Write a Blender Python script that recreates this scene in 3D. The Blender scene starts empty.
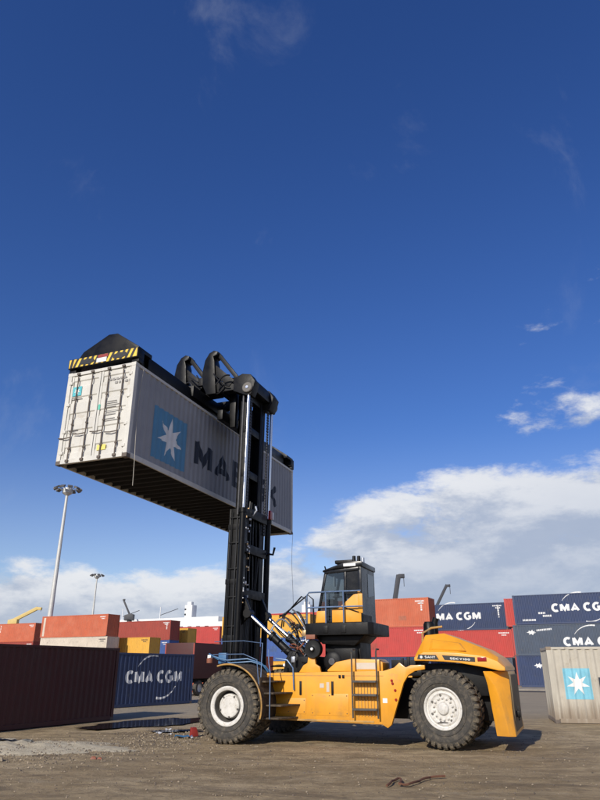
import bpy, bmesh, math, random
import numpy as np
from mathutils import Vector, Matrix, noise as mnoise

R = math.radians
rnd = random.Random(7)
scn = bpy.context.scene
col = scn.collection

# ------------------------------------------------------------------ camera, sky, sun, exposure
cam_data = bpy.data.cameras.new('camera')
cam = bpy.data.objects.new('camera', cam_data)
col.objects.link(cam)
cam.location = (0, 0, 1.85)
cam.rotation_euler = (R(90 + 22.5), 0, 0)
cam_data.sensor_fit = 'VERTICAL'
cam_data.sensor_height = 34.62
cam_data.sensor_width = 34.62 * 0.75
cam_data.lens = 28.0
cam_data.clip_end = 6000
scn.camera = cam

SUN_EL = R(28)
SUN_AZ = math.atan2(-0.455, -0.89)            # heading of the sun, clockwise from +Y
sun_dir = Vector((math.sin(SUN_AZ) * math.cos(SUN_EL), math.cos(SUN_AZ) * math.cos(SUN_EL), math.sin(SUN_EL)))

world = bpy.data.worlds.new('World')
scn.world = world
world.use_nodes = True
wt = world.node_tree
wt.nodes.clear()


class NT:
    """small node-tree writer"""
    def __init__(s, tree): s.t = tree
    def n(s, typ, **kw):
        nd = s.t.nodes.new(typ)
        for k, v in kw.items():
            if k.startswith('i_'):
                key = k[2:]
                key = int(key) if key.isdigit() else key.replace('_', ' ')
                s.put(nd.inputs[key], v)
            else:
                setattr(nd, k, v)
        return nd
    def put(s, sock, v):
        if isinstance(v, bpy.types.NodeSocket): s.t.links.new(v, sock)
        elif v is not None: sock.default_value = v
    def math(s, op, a, b=None, c=None, clamp=False):
        nd = s.t.nodes.new('ShaderNodeMath'); nd.operation = op; nd.use_clamp = clamp
        for i, v in enumerate((a, b, c)): s.put(nd.inputs[i], v) if v is not None else None
        return nd.outputs[0]
    def mix(s, fac, a, b, blend='MIX'):
        nd = s.t.nodes.new('ShaderNodeMix'); nd.data_type = 'RGBA'; nd.blend_type = blend
        s.put(nd.inputs[0], fac); s.put(nd.inputs[6], a); s.put(nd.inputs[7], b)
        return nd.outputs[2]
    def rng(s, v, a, b, c=0.0, d=1.0, smooth=False):
        nd = s.t.nodes.new('ShaderNodeMapRange'); nd.interpolation_type = 'SMOOTHSTEP' if smooth else 'LINEAR'
        nd.clamp = True
        for i, q in enumerate((v, a, b, c, d)): s.put(nd.inputs[i], q)
        return nd.outputs[0]
    def noise(s, vec, scale, detail=4, rough=.55, dist=0.0):
        nd = s.t.nodes.new('ShaderNodeTexNoise')
        if vec is not None: s.put(nd.inputs['Vector'], vec)
        s.put(nd.inputs['Scale'], scale); nd.inputs['Detail'].default_value = detail
        nd.inputs['Roughness'].default_value = rough; nd.inputs['Distortion'].default_value = dist
        return nd.outputs['Fac']
    def mapping(s, vec, scale=(1, 1, 1), loc=(0, 0, 0)):
        nd = s.t.nodes.new('ShaderNodeMapping'); s.put(nd.inputs[0], vec)
        nd.inputs['Location'].default_value = loc; nd.inputs['Scale'].default_value = scale
        return nd.outputs[0]


def rgba(c): return (c[0], c[1], c[2], 1.0)


CLX = 60.2


def build_world():
    w = NT(wt)
    sky = w.n('ShaderNodeTexSky', sky_type='NISHITA', sun_disc=False)
    sky.sun_elevation = SUN_EL
    sky.sun_rotation = SUN_AZ
    sky.altitude = 0
    sky.air_density = 1.0
    sky.dust_density = 0.25
    sky.ozone_density = 4.0
    hs = w.n('ShaderNodeHueSaturation', i_Hue=0.518, i_Saturation=1.25, i_Value=1.18)
    w.put(hs.inputs['Color'], sky.outputs[0])
    tc = w.n('ShaderNodeTexCoord')
    d = tc.outputs['Generated']
    sep = w.n('ShaderNodeSeparateXYZ'); w.put(sep.inputs[0], d)
    dx, dz = sep.outputs[0], sep.outputs[2]
    w.put(hs.inputs['Saturation'], w.rng(dz, 0.10, 0.36, 1.0, 1.22, True))
    # cumulus: noise over the direction vector, flattened towards the horizon
    def field(dzoff):
        p = w.mapping(d, (1.0, 1.0, 2.3), (CLX, 0.4, 0.2 + dzoff))
        big = w.noise(p, 2.6, 2, .5, .25)
        det = w.noise(p, 6.0, 12, .62, .15)
        return w.math('ADD', w.math('MULTIPLY', big, 0.42), w.math('MULTIPLY', det, 0.58)), p
    shape, p = field(0.0)
    # the bank is low all round and towers towards +X
    top = w.rng(dx, -0.12, 0.42, 0.155, 0.405, True)
    rel = w.math('DIVIDE', dz, top)                       # 0 horizon .. 1 top of bank
    bias = w.rng(rel, 0.36, 1.36, 0.15, -0.20)
    dens = w.math('ADD', w.math('SUBTRACT', shape, 0.5), bias)
    mask = w.rng(dens, -0.035, 0.065, 0, 1, True)
    # light and shade inside the cloud: compare with the density a little higher up
    sh2, _ = field(0.07)
    rise = w.math('SUBTRACT', shape, sh2)
    lit = w.rng(rise, -0.08, 0.08, 0.0, 1.0, True)
    fine = w.noise(p, 14, 7, .62)
    lit = w.math('ADD', w.math('MULTIPLY', lit, 0.78), w.math('MULTIPLY', fine, 0.30))
    low = w.rng(rel, 0.15, 0.80, 0.25, 1.0, True)
    lit = w.math('MULTIPLY', lit, low, clamp=True)
    ccol = w.mix(lit, (3.7, 4.4, 5.8, 1), (8.5, 8.6, 8.8, 1))
    out = w.mix(w.math('MULTIPLY', mask, 0.94), hs.outputs[0], ccol)
    # faint high wisps
    wp = w.mapping(d, (1.0, 1.0, 0.6), (2.35, 2.2, 0.9))
    wis = w.noise(wp, 6.0, 8, .62, .5)
    wm = w.rng(wis, 0.56, 0.80, 0.0, 0.13, True)
    out = w.mix(wm, out, (6.0, 6.4, 7.0, 1))
    bg = w.n('ShaderNodeBackground'); w.put(bg.inputs[0], out); bg.inputs[1].default_value = 0.1
    wo = w.n('ShaderNodeOutputWorld'); w.put(wo.inputs[0], bg.outputs[0])


build_world()

sun_data = bpy.data.lights.new('sun', 'SUN')
sun_data.energy = 4.4
sun_data.angle = R(0.53)
sun_data.color = (1.0, 0.93, 0.82)
sun = bpy.data.objects.new('sun', sun_data)
col.objects.link(sun)
sun.rotation_euler = sun_dir.to_track_quat('Z', 'Y').to_euler()
sun.location = (-40, -60, 50)

scn.view_settings.view_transform = 'Standard'
scn.view_settings.look = 'None'
scn.view_settings.exposure = 0.0
scn.view_settings.gamma = 1.0
scn.view_settings.use_curve_mapping = False


# ------------------------------------------------------------------ materials
def new_mat(name):
    m = bpy.data.materials.new(name); m.use_nodes = True
    m.node_tree.nodes.clear()
    return m, NT(m.node_tree)


def paint(name, color, rough=.5, metal=0.0, var=.18, scale=3.0, dirt=0.0, dirtcol=(.09, .065, .045), streak=0.0,
          streakcol=(.10, .05, .03), bump=.15, bumpscale=30, coat=0.0, fade=None, spec=.5, lowdirt=None, lowmax=.8):
    m, t = new_mat(name)
    tc = t.n('ShaderNodeTexCoord').outputs['Object']
    oi = t.n('ShaderNodeObjectInfo').outputs['Random']
    off = t.n('ShaderNodeCombineXYZ'); t.put(off.inputs[0], t.math('MULTIPLY', oi, 37.0)); t.put(off.inputs[2], t.math('MULTIPLY', oi, 11.0))
    vadd = t.n('ShaderNodeVectorMath', operation='ADD'); t.put(vadd.inputs[0], tc); t.put(vadd.inputs[1], off.outputs[0])
    v = vadd.outputs[0]
    n1 = t.noise(v, scale, 6, .62)
    base = t.mix(t.rng(n1, .3, .7), rgba([c * (1 - var) for c in color]), rgba([min(1, c * (1 + var * .55)) for c in color]))
    if fade is not None:
        n4 = t.noise(v, .55, 4, .6)
        base = t.mix(t.rng(n4, .42, .75, 0, .6, True), base, rgba(fade))
    if dirt > 0:
        n2 = t.noise(v, scale * 1.9, 9, .7)
        base = t.mix(t.rng(n2, .62 - .25 * dirt, .86 - .2 * dirt, 0, .85, True), base, rgba(dirtcol))
    if streak > 0:
        sv = t.mapping(v, (7.0, 7.0, .38))
        n3 = t.noise(sv, 1.0, 5, .62)
        base = t.mix(t.rng(n3, .66 - .2 * streak, .86, 0, .8, True), base, rgba(streakcol))
    if lowdirt is not None:                       # splashed mud and rust low on the panel, ragged upper edge
        sp = t.n('ShaderNodeSeparateXYZ'); t.put(sp.inputs[0], tc)
        sv2 = t.mapping(v, (5.0, 5.0, .25))
        nn = t.noise(sv2, 1.0, 6, .65)
        k = t.rng(t.math('ADD', sp.outputs[2], t.math('MULTIPLY', t.math('SUBTRACT', nn, .5), -2.2)), .05, lowdirt, lowmax, 0.0, True)
        base = t.mix(k, base, rgba(streakcol))
    b = t.n('ShaderNodeBsdfPrincipled')
    t.put(b.inputs['Base Color'], base)
    b.inputs['Metallic'].default_value = metal
    b.inputs['Specular IOR Level'].default_value = spec
    t.put(b.inputs['Roughness'], t.rng(n1, .25, .75, max(.03, rough - .1), min(1, rough + .12)))
    if coat: b.inputs['Coat Weight'].default_value = coat; b.inputs['Coat Roughness'].default_value = .12
    if bump:
        bn = t.n('ShaderNodeBump'); bn.inputs['Strength'].default_value = bump; bn.inputs['Distance'].default_value = .02
        t.put(bn.inputs['Height'], t.noise(v, bumpscale, 4, .6)); t.put(b.inputs['Normal'], bn.outputs[0])
    o = t.n('ShaderNodeOutputMaterial'); t.put(o.inputs[0], b.outputs[0])
    return m


def glass_mat(name, tint, dens):
    m, t = new_mat(name)
    tr = t.n('ShaderNodeBsdfTransparent'); tr.inputs[0].default_value = rgba(tint)
    gl = t.n('ShaderNodeBsdfGlossy'); gl.inputs['Roughness'].default_value = .03; gl.inputs[0].default_value = (.9, .95, 1, 1)
    fr = t.n('ShaderNodeFresnel'); fr.inputs[0].default_value = 1.5
    f = t.math('ADD', fr.outputs[0], dens, clamp=True)
    mx = t.n('ShaderNodeMixShader'); t.put(mx.inputs[0], f); t.put(mx.inputs[1], tr.outputs[0]); t.put(mx.inputs[2], gl.outputs[0])
    o = t.n('ShaderNodeOutputMaterial'); t.put(o.inputs[0], mx.outputs[0])
    return m


def ground_mat():
    m, t = new_mat('packed_earth')
    v = t.n('ShaderNodeTexCoord').outputs['Object']
    big = t.noise(v, .16, 6, .6, .4)
    mid = t.noise(t.mapping(v, (.55, 1.4, 1)), 1.1, 8, .65, .5)
    fine = t.noise(v, 9, 8, .7)
    grit = t.noise(v, 55, 4, .7)
    c = t.mix(t.rng(big, .35, .65, 0, 1, True), (.38, .275, .145, 1), (.55, .42, .245, 1))
    c = t.mix(t.rng(mid, .42, .64, 0, .75, True), c, (.225, .162, .086, 1))
    c = t.mix(t.rng(fine, .45, .75, 0, .55, True), c, (.40, .32, .215, 1))
    c = t.mix(t.rng(grit, .62, .80, 0, .6, True), c, (.50, .43, .32, 1))
    c = t.mix(t.rng(grit, .40, .22, 0, .5, True), c, (.10, .078, .052, 1))
    clod = t.noise(v, 3.2, 13, .74, .3)
    c = t.mix(t.rng(clod, .50, .56, 0, .42, True), c, (.215, .155, .084, 1))
    c = t.mix(t.rng(clod, .40, .34, 0, .40, True), c, (.55, .45, .305, 1))
    # oily and damp patches with their own outline
    oil = t.noise(v, .42, 7, .66, .8)
    om = t.rng(oil, .61, .70, 0, .55, True)
    c = t.mix(om, c, (.085, .068, .048, 1))
    # pale dry sand blown about
    sand = t.noise(t.mapping(v, (.5, 1.2, 1), (4.2, 1.3, 0)), .7, 8, .68, .6)
    c = t.mix(t.rng(sand, .57, .72, 0, .55, True), c, (.50, .41, .28, 1))
    # tyre-smeared dark bands running with the machine
    tv = t.n('ShaderNodeVectorRotate', rotation_type='Z_AXIS'); t.put(tv.inputs['Vector'], v); tv.inputs['Angle'].default_value = R(16)
    trk = t.noise(t.mapping(tv.outputs[0], (.28, 1.15, 1)), 1.0, 8, .66, 1.1)
    c = t.mix(t.rng(trk, .54, .66, 0, .60, True), c, (.175, .13, .08, 1))
    c = t.mix(t.rng(trk, .42, .30, 0, .45, True), c, (.47, .38, .25, 1))
    # worn concrete far out on the yard
    sp = t.n('ShaderNodeSeparateXYZ'); t.put(sp.inputs[0], v)
    far = t.rng(t.math('ADD', sp.outputs[1], t.math('MULTIPLY', mid, 8)), 26, 38, 0, .75, True)
    c = t.mix(far, c, (.36, .31, .23, 1))
    b = t.n('ShaderNodeBsdfPrincipled'); t.put(b.inputs['Base Color'], c)
    t.put(b.inputs['Roughness'], t.math('SUBTRACT', t.rng(fine, .3, .7, .85, .98), t.math('MULTIPLY', om, .35)))
    b.inputs['Specular IOR Level'].default_value = .3
    h = t.math('ADD', t.math('MULTIPLY', fine, .6), t.math('MULTIPLY', grit, .45))
    h = t.math('ADD', h, t.math('MULTIPLY', mid, 1.6)); h = t.math('ADD', h, t.math('MULTIPLY', clod, 1.5))
    bn = t.n('ShaderNodeBump'); bn.inputs['Strength'].default_value = .9; bn.inputs['Distance'].default_value = .06
    t.put(bn.inputs['Height'], h); t.put(b.inputs['Normal'], bn.outputs[0])
    o = t.n('ShaderNodeOutputMaterial'); t.put(o.inputs[0], b.outputs[0])
    return m


def sand_mat():
    m, t = new_mat('pale_sand')
    v = t.n('ShaderNodeTexCoord').outputs['Object']
    n = t.noise(v, 6, 8, .7); g = t.noise(v, 60, 4, .7)
    c = t.mix(t.rng(n, .3, .7), (.42, .35, .23, 1), (.74, .65, .47, 1))
    c = t.mix(t.rng(g, .6, .8, 0, .6), c, (.62, .55, .44, 1))
    c = t.mix(t.rng(g, .4, .2, 0, .6), c, (.09, .07, .05, 1))
    b = t.n('ShaderNodeBsdfPrincipled'); t.put(b.inputs['Base Color'], c); b.inputs['Roughness'].default_value = .95
    bn = t.n('ShaderNodeBump'); bn.inputs['Strength'].default_value = .8; bn.inputs['Distance'].default_value = .04
    t.put(bn.inputs['Height'], t.math('ADD', n, g)); t.put(b.inputs['Normal'], bn.outputs[0])
    o = t.n('ShaderNodeOutputMaterial'); t.put(o.inputs[0], b.outputs[0])
    return m


def water_mat():
    m, t = new_mat('puddle_water')
    v = t.n('ShaderNodeTexCoord').outputs['Object']
    b = t.n('ShaderNodeBsdfPrincipled'); b.inputs['Base Color'].default_value = (.018, .016, .013, 1)
    b.inputs['Roughness'].default_value = .06; b.inputs['IOR'].default_value = 1.33
    bn = t.n('ShaderNodeBump'); bn.inputs['Strength'].default_value = .12; bn.inputs['Distance'].default_value = .01
    t.put(bn.inputs['Height'], t.noise(v, 7, 3, .5)); t.put(b.inputs['Normal'], bn.outputs[0])
    o = t.n('ShaderNodeOutputMaterial'); t.put(o.inputs[0], b.outputs[0])
    return m


M = dict(
    yellow=paint('machine_yellow', (.78, .335, .018), .42, var=.12, scale=1.6, dirt=.36, dirtcol=(.42, .22, .06), streak=.26, streakcol=(.34, .18, .05), bump=.04, coat=.2, lowdirt=1.25, lowmax=.38),
    dusty_yellow=paint('dusty_yellow', (.50, .28, .07), .7, var=.25, scale=2.2, dirt=.75, dirtcol=(.20, .15, .09), bump=.15),
    black=paint('black_paint', (.0035, .0035, .004), .42, var=.3, scale=4, dirt=.05, dirtcol=(.012, .011, .010), bump=.05, spec=.22),
    satin=paint('black_satin', (.0055, .0055, .006), .48, var=.3, scale=5, dirt=.2, dirtcol=(.022, .019, .016), bump=.1, spec=.25),
    dust_black=paint('dusty_black', (.05, .038, .026), .8, var=.3, scale=4, dirt=.8, dirtcol=(.15, .105, .06), bump=.2),
    rubber=paint('tyre_rubber', (.05, .046, .04), .85, var=.25, scale=5, dirt=.8, dirtcol=(.125, .105, .078), bump=.4, bumpscale=60),
    tread=paint('tread_rubber', (.05, .044, .035), .9, var=.3, scale=6, dirt=.95, dirtcol=(.20, .16, .105), bump=.5, bumpscale=40),
    rim=paint('rim_white', (.64, .62, .57), .55, var=.14, scale=6, dirt=.6, dirtcol=(.33, .28, .20), bump=.12),
    rim_shade=paint('rim_shade_grey', (.13, .12, .105), .6, var=.2, scale=5, dirt=.5, bump=.1),  # shade inside the white rim put into the colour; plain grey on bolts, sheaves
    chrome=paint('chrome_rod', (.62, .63, .65), .22, metal=1.0, var=.05, bump=0),
    chain=paint('chain_steel', (.09, .09, .095), .5, metal=.6, var=.3, scale=8, dirt=.3, bump=.05),
    dark_steel=paint('ladder_steel', (.075, .072, .066), .55, metal=.3, var=.3, scale=8, dirt=.4, dirtcol=(.3, .19, .07), bump=.05),
    rear_dust=paint('dusty_rear', (.20, .15, .085), .85, var=.3, scale=3, dirt=.7, dirtcol=(.13, .11, .08), bump=.2),
    steel=paint('galvanised_steel', (.42, .45, .50), .38, metal=.7, var=.2, scale=8, bump=.05),
    rail_sky_tint=paint('galvanised_rail_sky_tint', (.13, .20, .33), .35, metal=.35, var=.15, scale=8, bump=.04),  # galvanised rails, blue of the reflected sky put into the colour
    hose=paint('hose_rubber', (.008, .008, .009), .5, var=.2, bump=.1),
    hose_blue=paint('hose_blue', (.05, .15, .30), .45, var=.2, bump=.1),
    brass=paint('brass_fitting', (.62, .42, .22), .35, metal=.8, var=.2, bump=0),
    copper=paint('primer_red', (.25, .085, .045), .6, var=.2, bump=.1),
    white=paint('white_paint', (.78, .78, .76), .45, var=.06, bump=.04, dirt=.12),
    lens_red=paint('lens_red', (.30, .012, .012), .2, var=.1, bump=0),
    red_plastic=paint('red_plastic', (.28, .03, .025), .5, var=.15, bump=.05),
    blue_plastic=paint('blue_plastic', (.05, .20, .38), .45, var=.2, bump=.1),
    hazard_yellow=paint('hazard_yellow', (.85, .56, .06), .5, var=.12, dirt=.25, bump=.05),
    hazard_black=paint('hazard_black', (.015, .015, .015), .5, var=.2, bump=.05),
    cab_black=paint('cab_black', (.004, .004, .005), .25, var=.1, bump=0, spec=.35),
    seat=paint('seat_cloth', (.05, .05, .055), .9, bump=.2),
    interior=paint('cab_interior', (.10, .10, .105), .7, bump=.1),
    glass=glass_mat('cab_glass', (.36, .40, .41), .03),
    dark_glass=glass_mat('rear_glass', (.16, .18, .19), .05),
    ground=ground_mat(), sand=sand_mat(), water=water_mat(),
    concrete=paint('concrete_edge', (.30, .265, .215), .9, var=.25, scale=2, dirt=.3, bump=.4, bumpscale=12),
    asphalt=paint('yard_asphalt', (.085, .078, .068), .9, var=.3, scale=.8, dirt=.2, bump=.3, bumpscale=20),
    stone=paint('gravel_stone', (.33, .265, .18), .9, var=.45, scale=9, bump=.4),
    stone_dark=paint('gravel_dark', (.15, .12, .09), .9, var=.45, scale=9, bump=.4),
    # containers
    c_white=paint('container_weathered_white', (.47, .435, .36), .68, var=.16, scale=1.4, dirt=.3, dirtcol=(.27, .22, .15), streak=.62, streakcol=(.20, .145, .095), bump=.1, bumpscale=6, lowdirt=.95),
    c_white_shade=paint('container_white_shade', (.29, .295, .305), .6, var=.14, scale=1.1, dirt=.22, dirtcol=(.20, .17, .14), streak=.35, streakcol=(.19, .16, .13), bump=.08, bumpscale=6),  # same white paint as the doors, shade of the long side put into the colour
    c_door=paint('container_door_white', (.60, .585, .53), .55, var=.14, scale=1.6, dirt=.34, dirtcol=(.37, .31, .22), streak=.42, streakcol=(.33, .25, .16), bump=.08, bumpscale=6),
    c_maroon=paint('container_dark_maroon', (.066, .014, .012), .62, var=.2, scale=1.2, dirt=.15, dirtcol=(.04, .017, .012), streak=.3, streakcol=(.03, .013, .009), bump=.12, bumpscale=6),
    c_navy=paint('container_navy', (.024, .042, .105), .55, var=.2, scale=1.4, dirt=.3, dirtcol=(.09, .09, .10), streak=.48, streakcol=(.055, .07, .12), bump=.12, bumpscale=6),
    c_slate=paint('container_slate', (.060, .080, .115), .6, var=.2, scale=1.4, dirt=.3, dirtcol=(.13, .12, .10), streak=.48, streakcol=(.10, .09, .08), bump=.12, bumpscale=6),
    c_red=paint('container_red', (.48, .055, .045), .58, var=.12, scale=1.2, dirt=.3, dirtcol=(.28, .07, .05), streak=.48, streakcol=(.30, .09, .06), bump=.1, bumpscale=6),
    c_orange=paint('container_orange_red', (.50, .115, .050), .6, var=.12, scale=1.2, dirt=.3, dirtcol=(.3, .10, .05), streak=.48, streakcol=(.32, .12, .07), bump=.1, bumpscale=6, fade=(.55, .17, .09)),
    c_brown=paint('container_brown_red', (.33, .055, .035), .6, var=.16, scale=1.2, dirt=.3, dirtcol=(.2, .06, .04), streak=.48, streakcol=(.2, .08, .05), bump=.1, bumpscale=6),
    c_yellow=paint('container_yellow', (.68, .37, .05), .58, var=.12, scale=1.2, dirt=.3, dirtcol=(.4, .24, .08), streak=.48, streakcol=(.4, .24, .1), bump=.1, bumpscale=6),
    c_cream=paint('container_cream', (.60, .52, .42), .6, var=.12, scale=1.2, dirt=.3, streak=.48, streakcol=(.4, .3, .2), bump=.1, bumpscale=6),
    c_blue=paint('container_blue', (.045, .10, .30), .58, var=.15, scale=1.2, dirt=.3, streak=.48, streakcol=(.08, .12, .22), bump=.1, bumpscale=6),
    casting=paint('corner_casting', (.13, .105, .085), .7, var=.3, scale=9, dirt=.4, bump=.2),
    under=paint('underframe_black', (.022, .02, .019), .8, var=.3, scale=3, dirt=.2, bump=.2),
    star_blue=paint('logo_light_blue', (.20, .50, .62), .55, var=.15, scale=3, streak=.3, streakcol=(.36, .46, .46), bump=.05),
    star_blue2=paint('logo_blue', (.085, .25, .40), .55, var=.12, scale=3, bump=.05),
    star_white=paint('logo_white', (.76, .76, .73), .55, var=.1, scale=3, bump=.05),
    letter_navy=paint('lettering_navy', (.014, .020, .035), .6, var=.2, bump=.05),
    letter_white=paint('lettering_white', (.74, .74, .72), .55, var=.15, scale=6, bump=.05),
    letter_faint=paint('marking_grey', (.30, .29, .27), .6, var=.2, bump=0),
    teal=paint('sticker_teal', (.09, .45, .50), .5, var=.1, bump=0),
    green=paint('sticker_green', (.10, .48, .36), .5, var=.1, bump=0),
    sticker=paint('sticker_yellow', (.75, .64, .16), .5, var=.1, bump=0),
    ship_white=paint('ship_white', (.72, .72, .70), .5, var=.08, scale=.4, streak=.2, bump=0),
    ship_hull=paint('ship_hull', (.06, .07, .10), .6, var=.2, scale=.3, bump=0),
    window_dark=paint('dark_window', (.02, .025, .03), .15, var=.1, bump=0),
    pole=paint('lamp_pole_grey', (.56, .56, .53), .5, metal=.2, var=.12, scale=1.2, bump=.05),
    lamp_dark=paint('floodlight_housing', (.12, .12, .12), .5, var=.2, bump=.05),
    crane_dark=paint('crane_dark', (.05, .052, .06), .6, var=.2, scale=.6, bump=0),
    crane_yellow=paint('crane_yellow', (.62, .46, .16), .6, var=.2, scale=.6, bump=0),
    wood=paint('brown_strap', (.13, .055, .03), .8, var=.3, scale=20, bump=.2),
    rope=paint('rope_fibre', (.45, .42, .36), .9, var=.2, bump=.1),
)


# ------------------------------------------------------------------ mesh helpers
class MB:
    def __init__(s): s.v = []; s.f = []
    def add(s, vs, fs):
        o = len(s.v); s.v += [tuple(p) for p in vs]; s.f += [tuple(i + o for i in f) for f in fs]; return s
    def box(s, x0, x1, y0, y1, z0, z1):
        v = [(x, y, z) for z in (z0, z1) for y in (y0, y1) for x in (x0, x1)]
        return s.add(v, [(0, 2, 3, 1), (4, 5, 7, 6), (0, 1, 5, 4), (2, 6, 7, 3), (0, 4, 6, 2), (1, 3, 7, 5)])
    def prism(s, poly, a0, a1, axis='y'):
        """polygon extruded along an axis; poly is (x,z) for y, (y,z) for x, (x,y) for z"""
        n = len(poly)
        def P(p, a): return {'y': (p[0], a, p[1]), 'x': (a, p[0], p[1]), 'z': (p[0], p[1], a)}[axis]
        v = [P(p, a0) for p in poly] + [P(p, a1) for p in poly]
        f = [tuple(range(n)), tuple(range(2 * n - 1, n - 1, -1))] + [((i + 1) % n, i, n + i, n + (i + 1) % n) for i in range(n)]
        return s.add(v, f)
    def tube(s, pts, r, seg=8, caps=True, r1=None):
        pts = [Vector(p) for p in pts]; n = len(pts); vs = []; fs = []
        up = Vector((0, 0, 1))
        prev = None
        for i, p in enumerate(pts):
            t = (pts[min(i + 1, n - 1)] - pts[max(i - 1, 0)]).normalized()
            if prev is None:
                a = t.cross(up)
                if a.length < 1e-4: a = t.cross(Vector((1, 0, 0)))
            else:
                a = prev - t * prev.dot(t)
                if a.length < 1e-5: a = t.cross(up)
            a.normalize(); prev = a; b = t.cross(a)
            rr = r if r1 is None else r + (r1 - r) * i / (n - 1)
            for k in range(seg):
                th = 2 * math.pi * k / seg
                vs.append(p + a * rr * math.cos(th) + b * rr * math.sin(th))
        for i in range(n - 1):
            for k in range(seg):
                k2 = (k + 1) % seg
                fs.append((i * seg + k, i * seg + k2, (i + 1) * seg + k2, (i + 1) * seg + k))
        if caps:
            fs.append(tuple(range(seg - 1, -1, -1))); fs.append(tuple((n - 1) * seg + k for k in range(seg)))
        return s.add(vs, fs)
    def bar(s, p, q, w, h):
        """rectangular bar between two points"""
        p = Vector(p); q = Vector(q); t = (q - p).normalized()
        a = t.cross(Vector((0, 0, 1)))
        if a.length < 1e-3: a = Vector((0, 1, 0))
        a.normalize(); b = a.cross(t)
        v = [c + a * sx * w / 2 + b * sy * h / 2 for c in (p, q) for sx, sy in ((-1, -1), (1, -1), (1, 1), (-1, 1))]
        return s.add(v, [(3, 2, 1, 0), (4, 5, 6, 7), (0, 1, 5, 4), (1, 2, 6, 5), (2, 3, 7, 6), (3, 0, 4, 7)])
    def lathe(s, prof, c, axis='y', seg=40):
        """prof: (radius, position along the axis)"""
        vs = []; fs = []; n = len(prof)
        for k in range(seg):
            th = 2 * math.pi * k / seg
            for r, h in prof:
                a, b = r * math.cos(th), r * math.sin(th)
                if axis == 'y': vs.append((c[0] + a, c[1] + h, c[2] + b))
                elif axis == 'z': vs.append((c[0] + a, c[1] + b, c[2] + h))
                else: vs.append((c[0] + h, c[1] + a, c[2] + b))
        for k in range(seg):
            k2 = (k + 1) % seg
            for j in range(n - 1):
                fs.append((k * n + j, k2 * n + j, k2 * n + j + 1, k * n + j + 1))
        return s.add(vs, fs)
    def xf(s, fn): s.v = [tuple(fn(Vector(p))) for p in s.v]; return s
    def mesh(s, name, bevel=0.0, smooth=35):
        me = bpy.data.meshes.new(name); me.from_pydata(s.v, [], s.f); me.validate()
        bm = bmesh.new(); bm.from_mesh(me)
        bmesh.ops.recalc_face_normals(bm, faces=bm.faces)
        if bevel:
            ed = [e for e in bm.edges if len(e.link_faces) == 2 and e.calc_face_angle(0) > R(28)]
            bmesh.ops.bevel(bm, geom=ed, offset=bevel, segments=2, affect='EDGES', profile=.6, clamp_overlap=True)
        bm.to_mesh(me); bm.free()
        if smooth:
            me.shade_smooth(); me.set_sharp_from_angle(angle=R(smooth))
        return me
    def build(s, name, mat, parent=None, bevel=0.0, smooth=35):
        o = bpy.data.objects.new(name, s.mesh(name, bevel, smooth)); col.objects.link(o)
        if mat is not None: o.data.materials.append(mat)
        if parent is not None: o.parent = parent
        return o


def link_obj(name, me, mat, parent):
    """an object on shared mesh data with its own material"""
    o = bpy.data.objects.new(name, me); col.objects.link(o); o.parent = parent
    if len(me.materials) == 0: me.materials.append(None)
    o.material_slots[0].link = 'OBJECT'; o.material_slots[0].material = mat
    return o


def empty(name, loc=(0, 0, 0), rz=0.0):
    o = bpy.data.objects.new(name, None); col.objects.link(o)
    o.location = loc; o.rotation_euler = (0, 0, rz); o.empty_display_size = .3
    return o


def tag(o, label=None, cat=None, group=None, kind=None):
    if label: o['label'] = label
    if cat: o['category'] = cat
    if group: o['group'] = group
    if kind: o['kind'] = kind
    return o


def arc(cx, cz, r, a0, a1, n):
    return [(cx + r * math.cos(R(a0 + (a1 - a0) * i / n)), cz + r * math.sin(R(a0 + (a1 - a0) * i / n))) for i in range(n + 1)]


def _ell(cx, cy, rx, ry, a0, a1, n=12):
    return [(cx + rx * math.cos(R(a0 + (a1 - a0) * i / n)), cy + ry * math.sin(R(a0 + (a1 - a0) * i / n))) for i in range(n + 1)]


GLYPH = {   # centre lines of plain block capitals in a cell one unit high: (width, strokes)
    'M': (.92, [[(0, 0), (0, 1)], [(0.02, 1), (.46, .18), (.90, 1)], [(.92, 0), (.92, 1)]]),
    'A': (.88, [[(0, 0), (.44, 1), (.88, 0)], [(.17, .26), (.71, .26)]]),
    'E': (.56, [[(.56, 1), (0, 1), (0, 0), (.56, 0)], [(0, .52), (.5, .52)]]),
    'R': (.66, [[(0, 0), (0, 1), (.34, 1)] + _ell(.36, .73, .28, .27, 80, -80, 8) + [(.34, .46), (0, .46)], [(.32, .46), (.66, 0)]]),
    'S': (.62, [_ell(.31, .74, .30, .26, 35, 250, 10) + _ell(.31, .26, .31, .26, 80, -145, 11)]),
    'K': (.66, [[(0, 0), (0, 1)], [(.64, 1), (.04, .40)], [(.24, .58), (.66, 0)]]),
    'C': (.70, [_ell(.42, .5, .42, .5, 52, 308, 18)]),
    'G': (.80, [_ell(.42, .5, .42, .5, 52, 322, 18) + [(.78, .40)], [(.46, .44), (.88, .44)]]),
    'N': (.70, [[(0, 0), (0, 1), (.70, 0), (.70, 1)]]),
    'Y': (.72, [[(0, 1), (.36, .46), (.72, 1)], [(.36, .48), (.36, 0)]]),
    'D': (.70, [[(0, .02), (0, 1), (.28, 1)] + _ell(.28, .5, .42, .5, 80, -80, 10) + [(.28, 0), (0, 0)]]),
    '1': (.22, [[(0, .8), (.18, 1), (.18, 0)]]),
    '0': (.62, [_ell(.31, .5, .31, .5, 90, 450, 18)]),
}
_txt = {}


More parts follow.
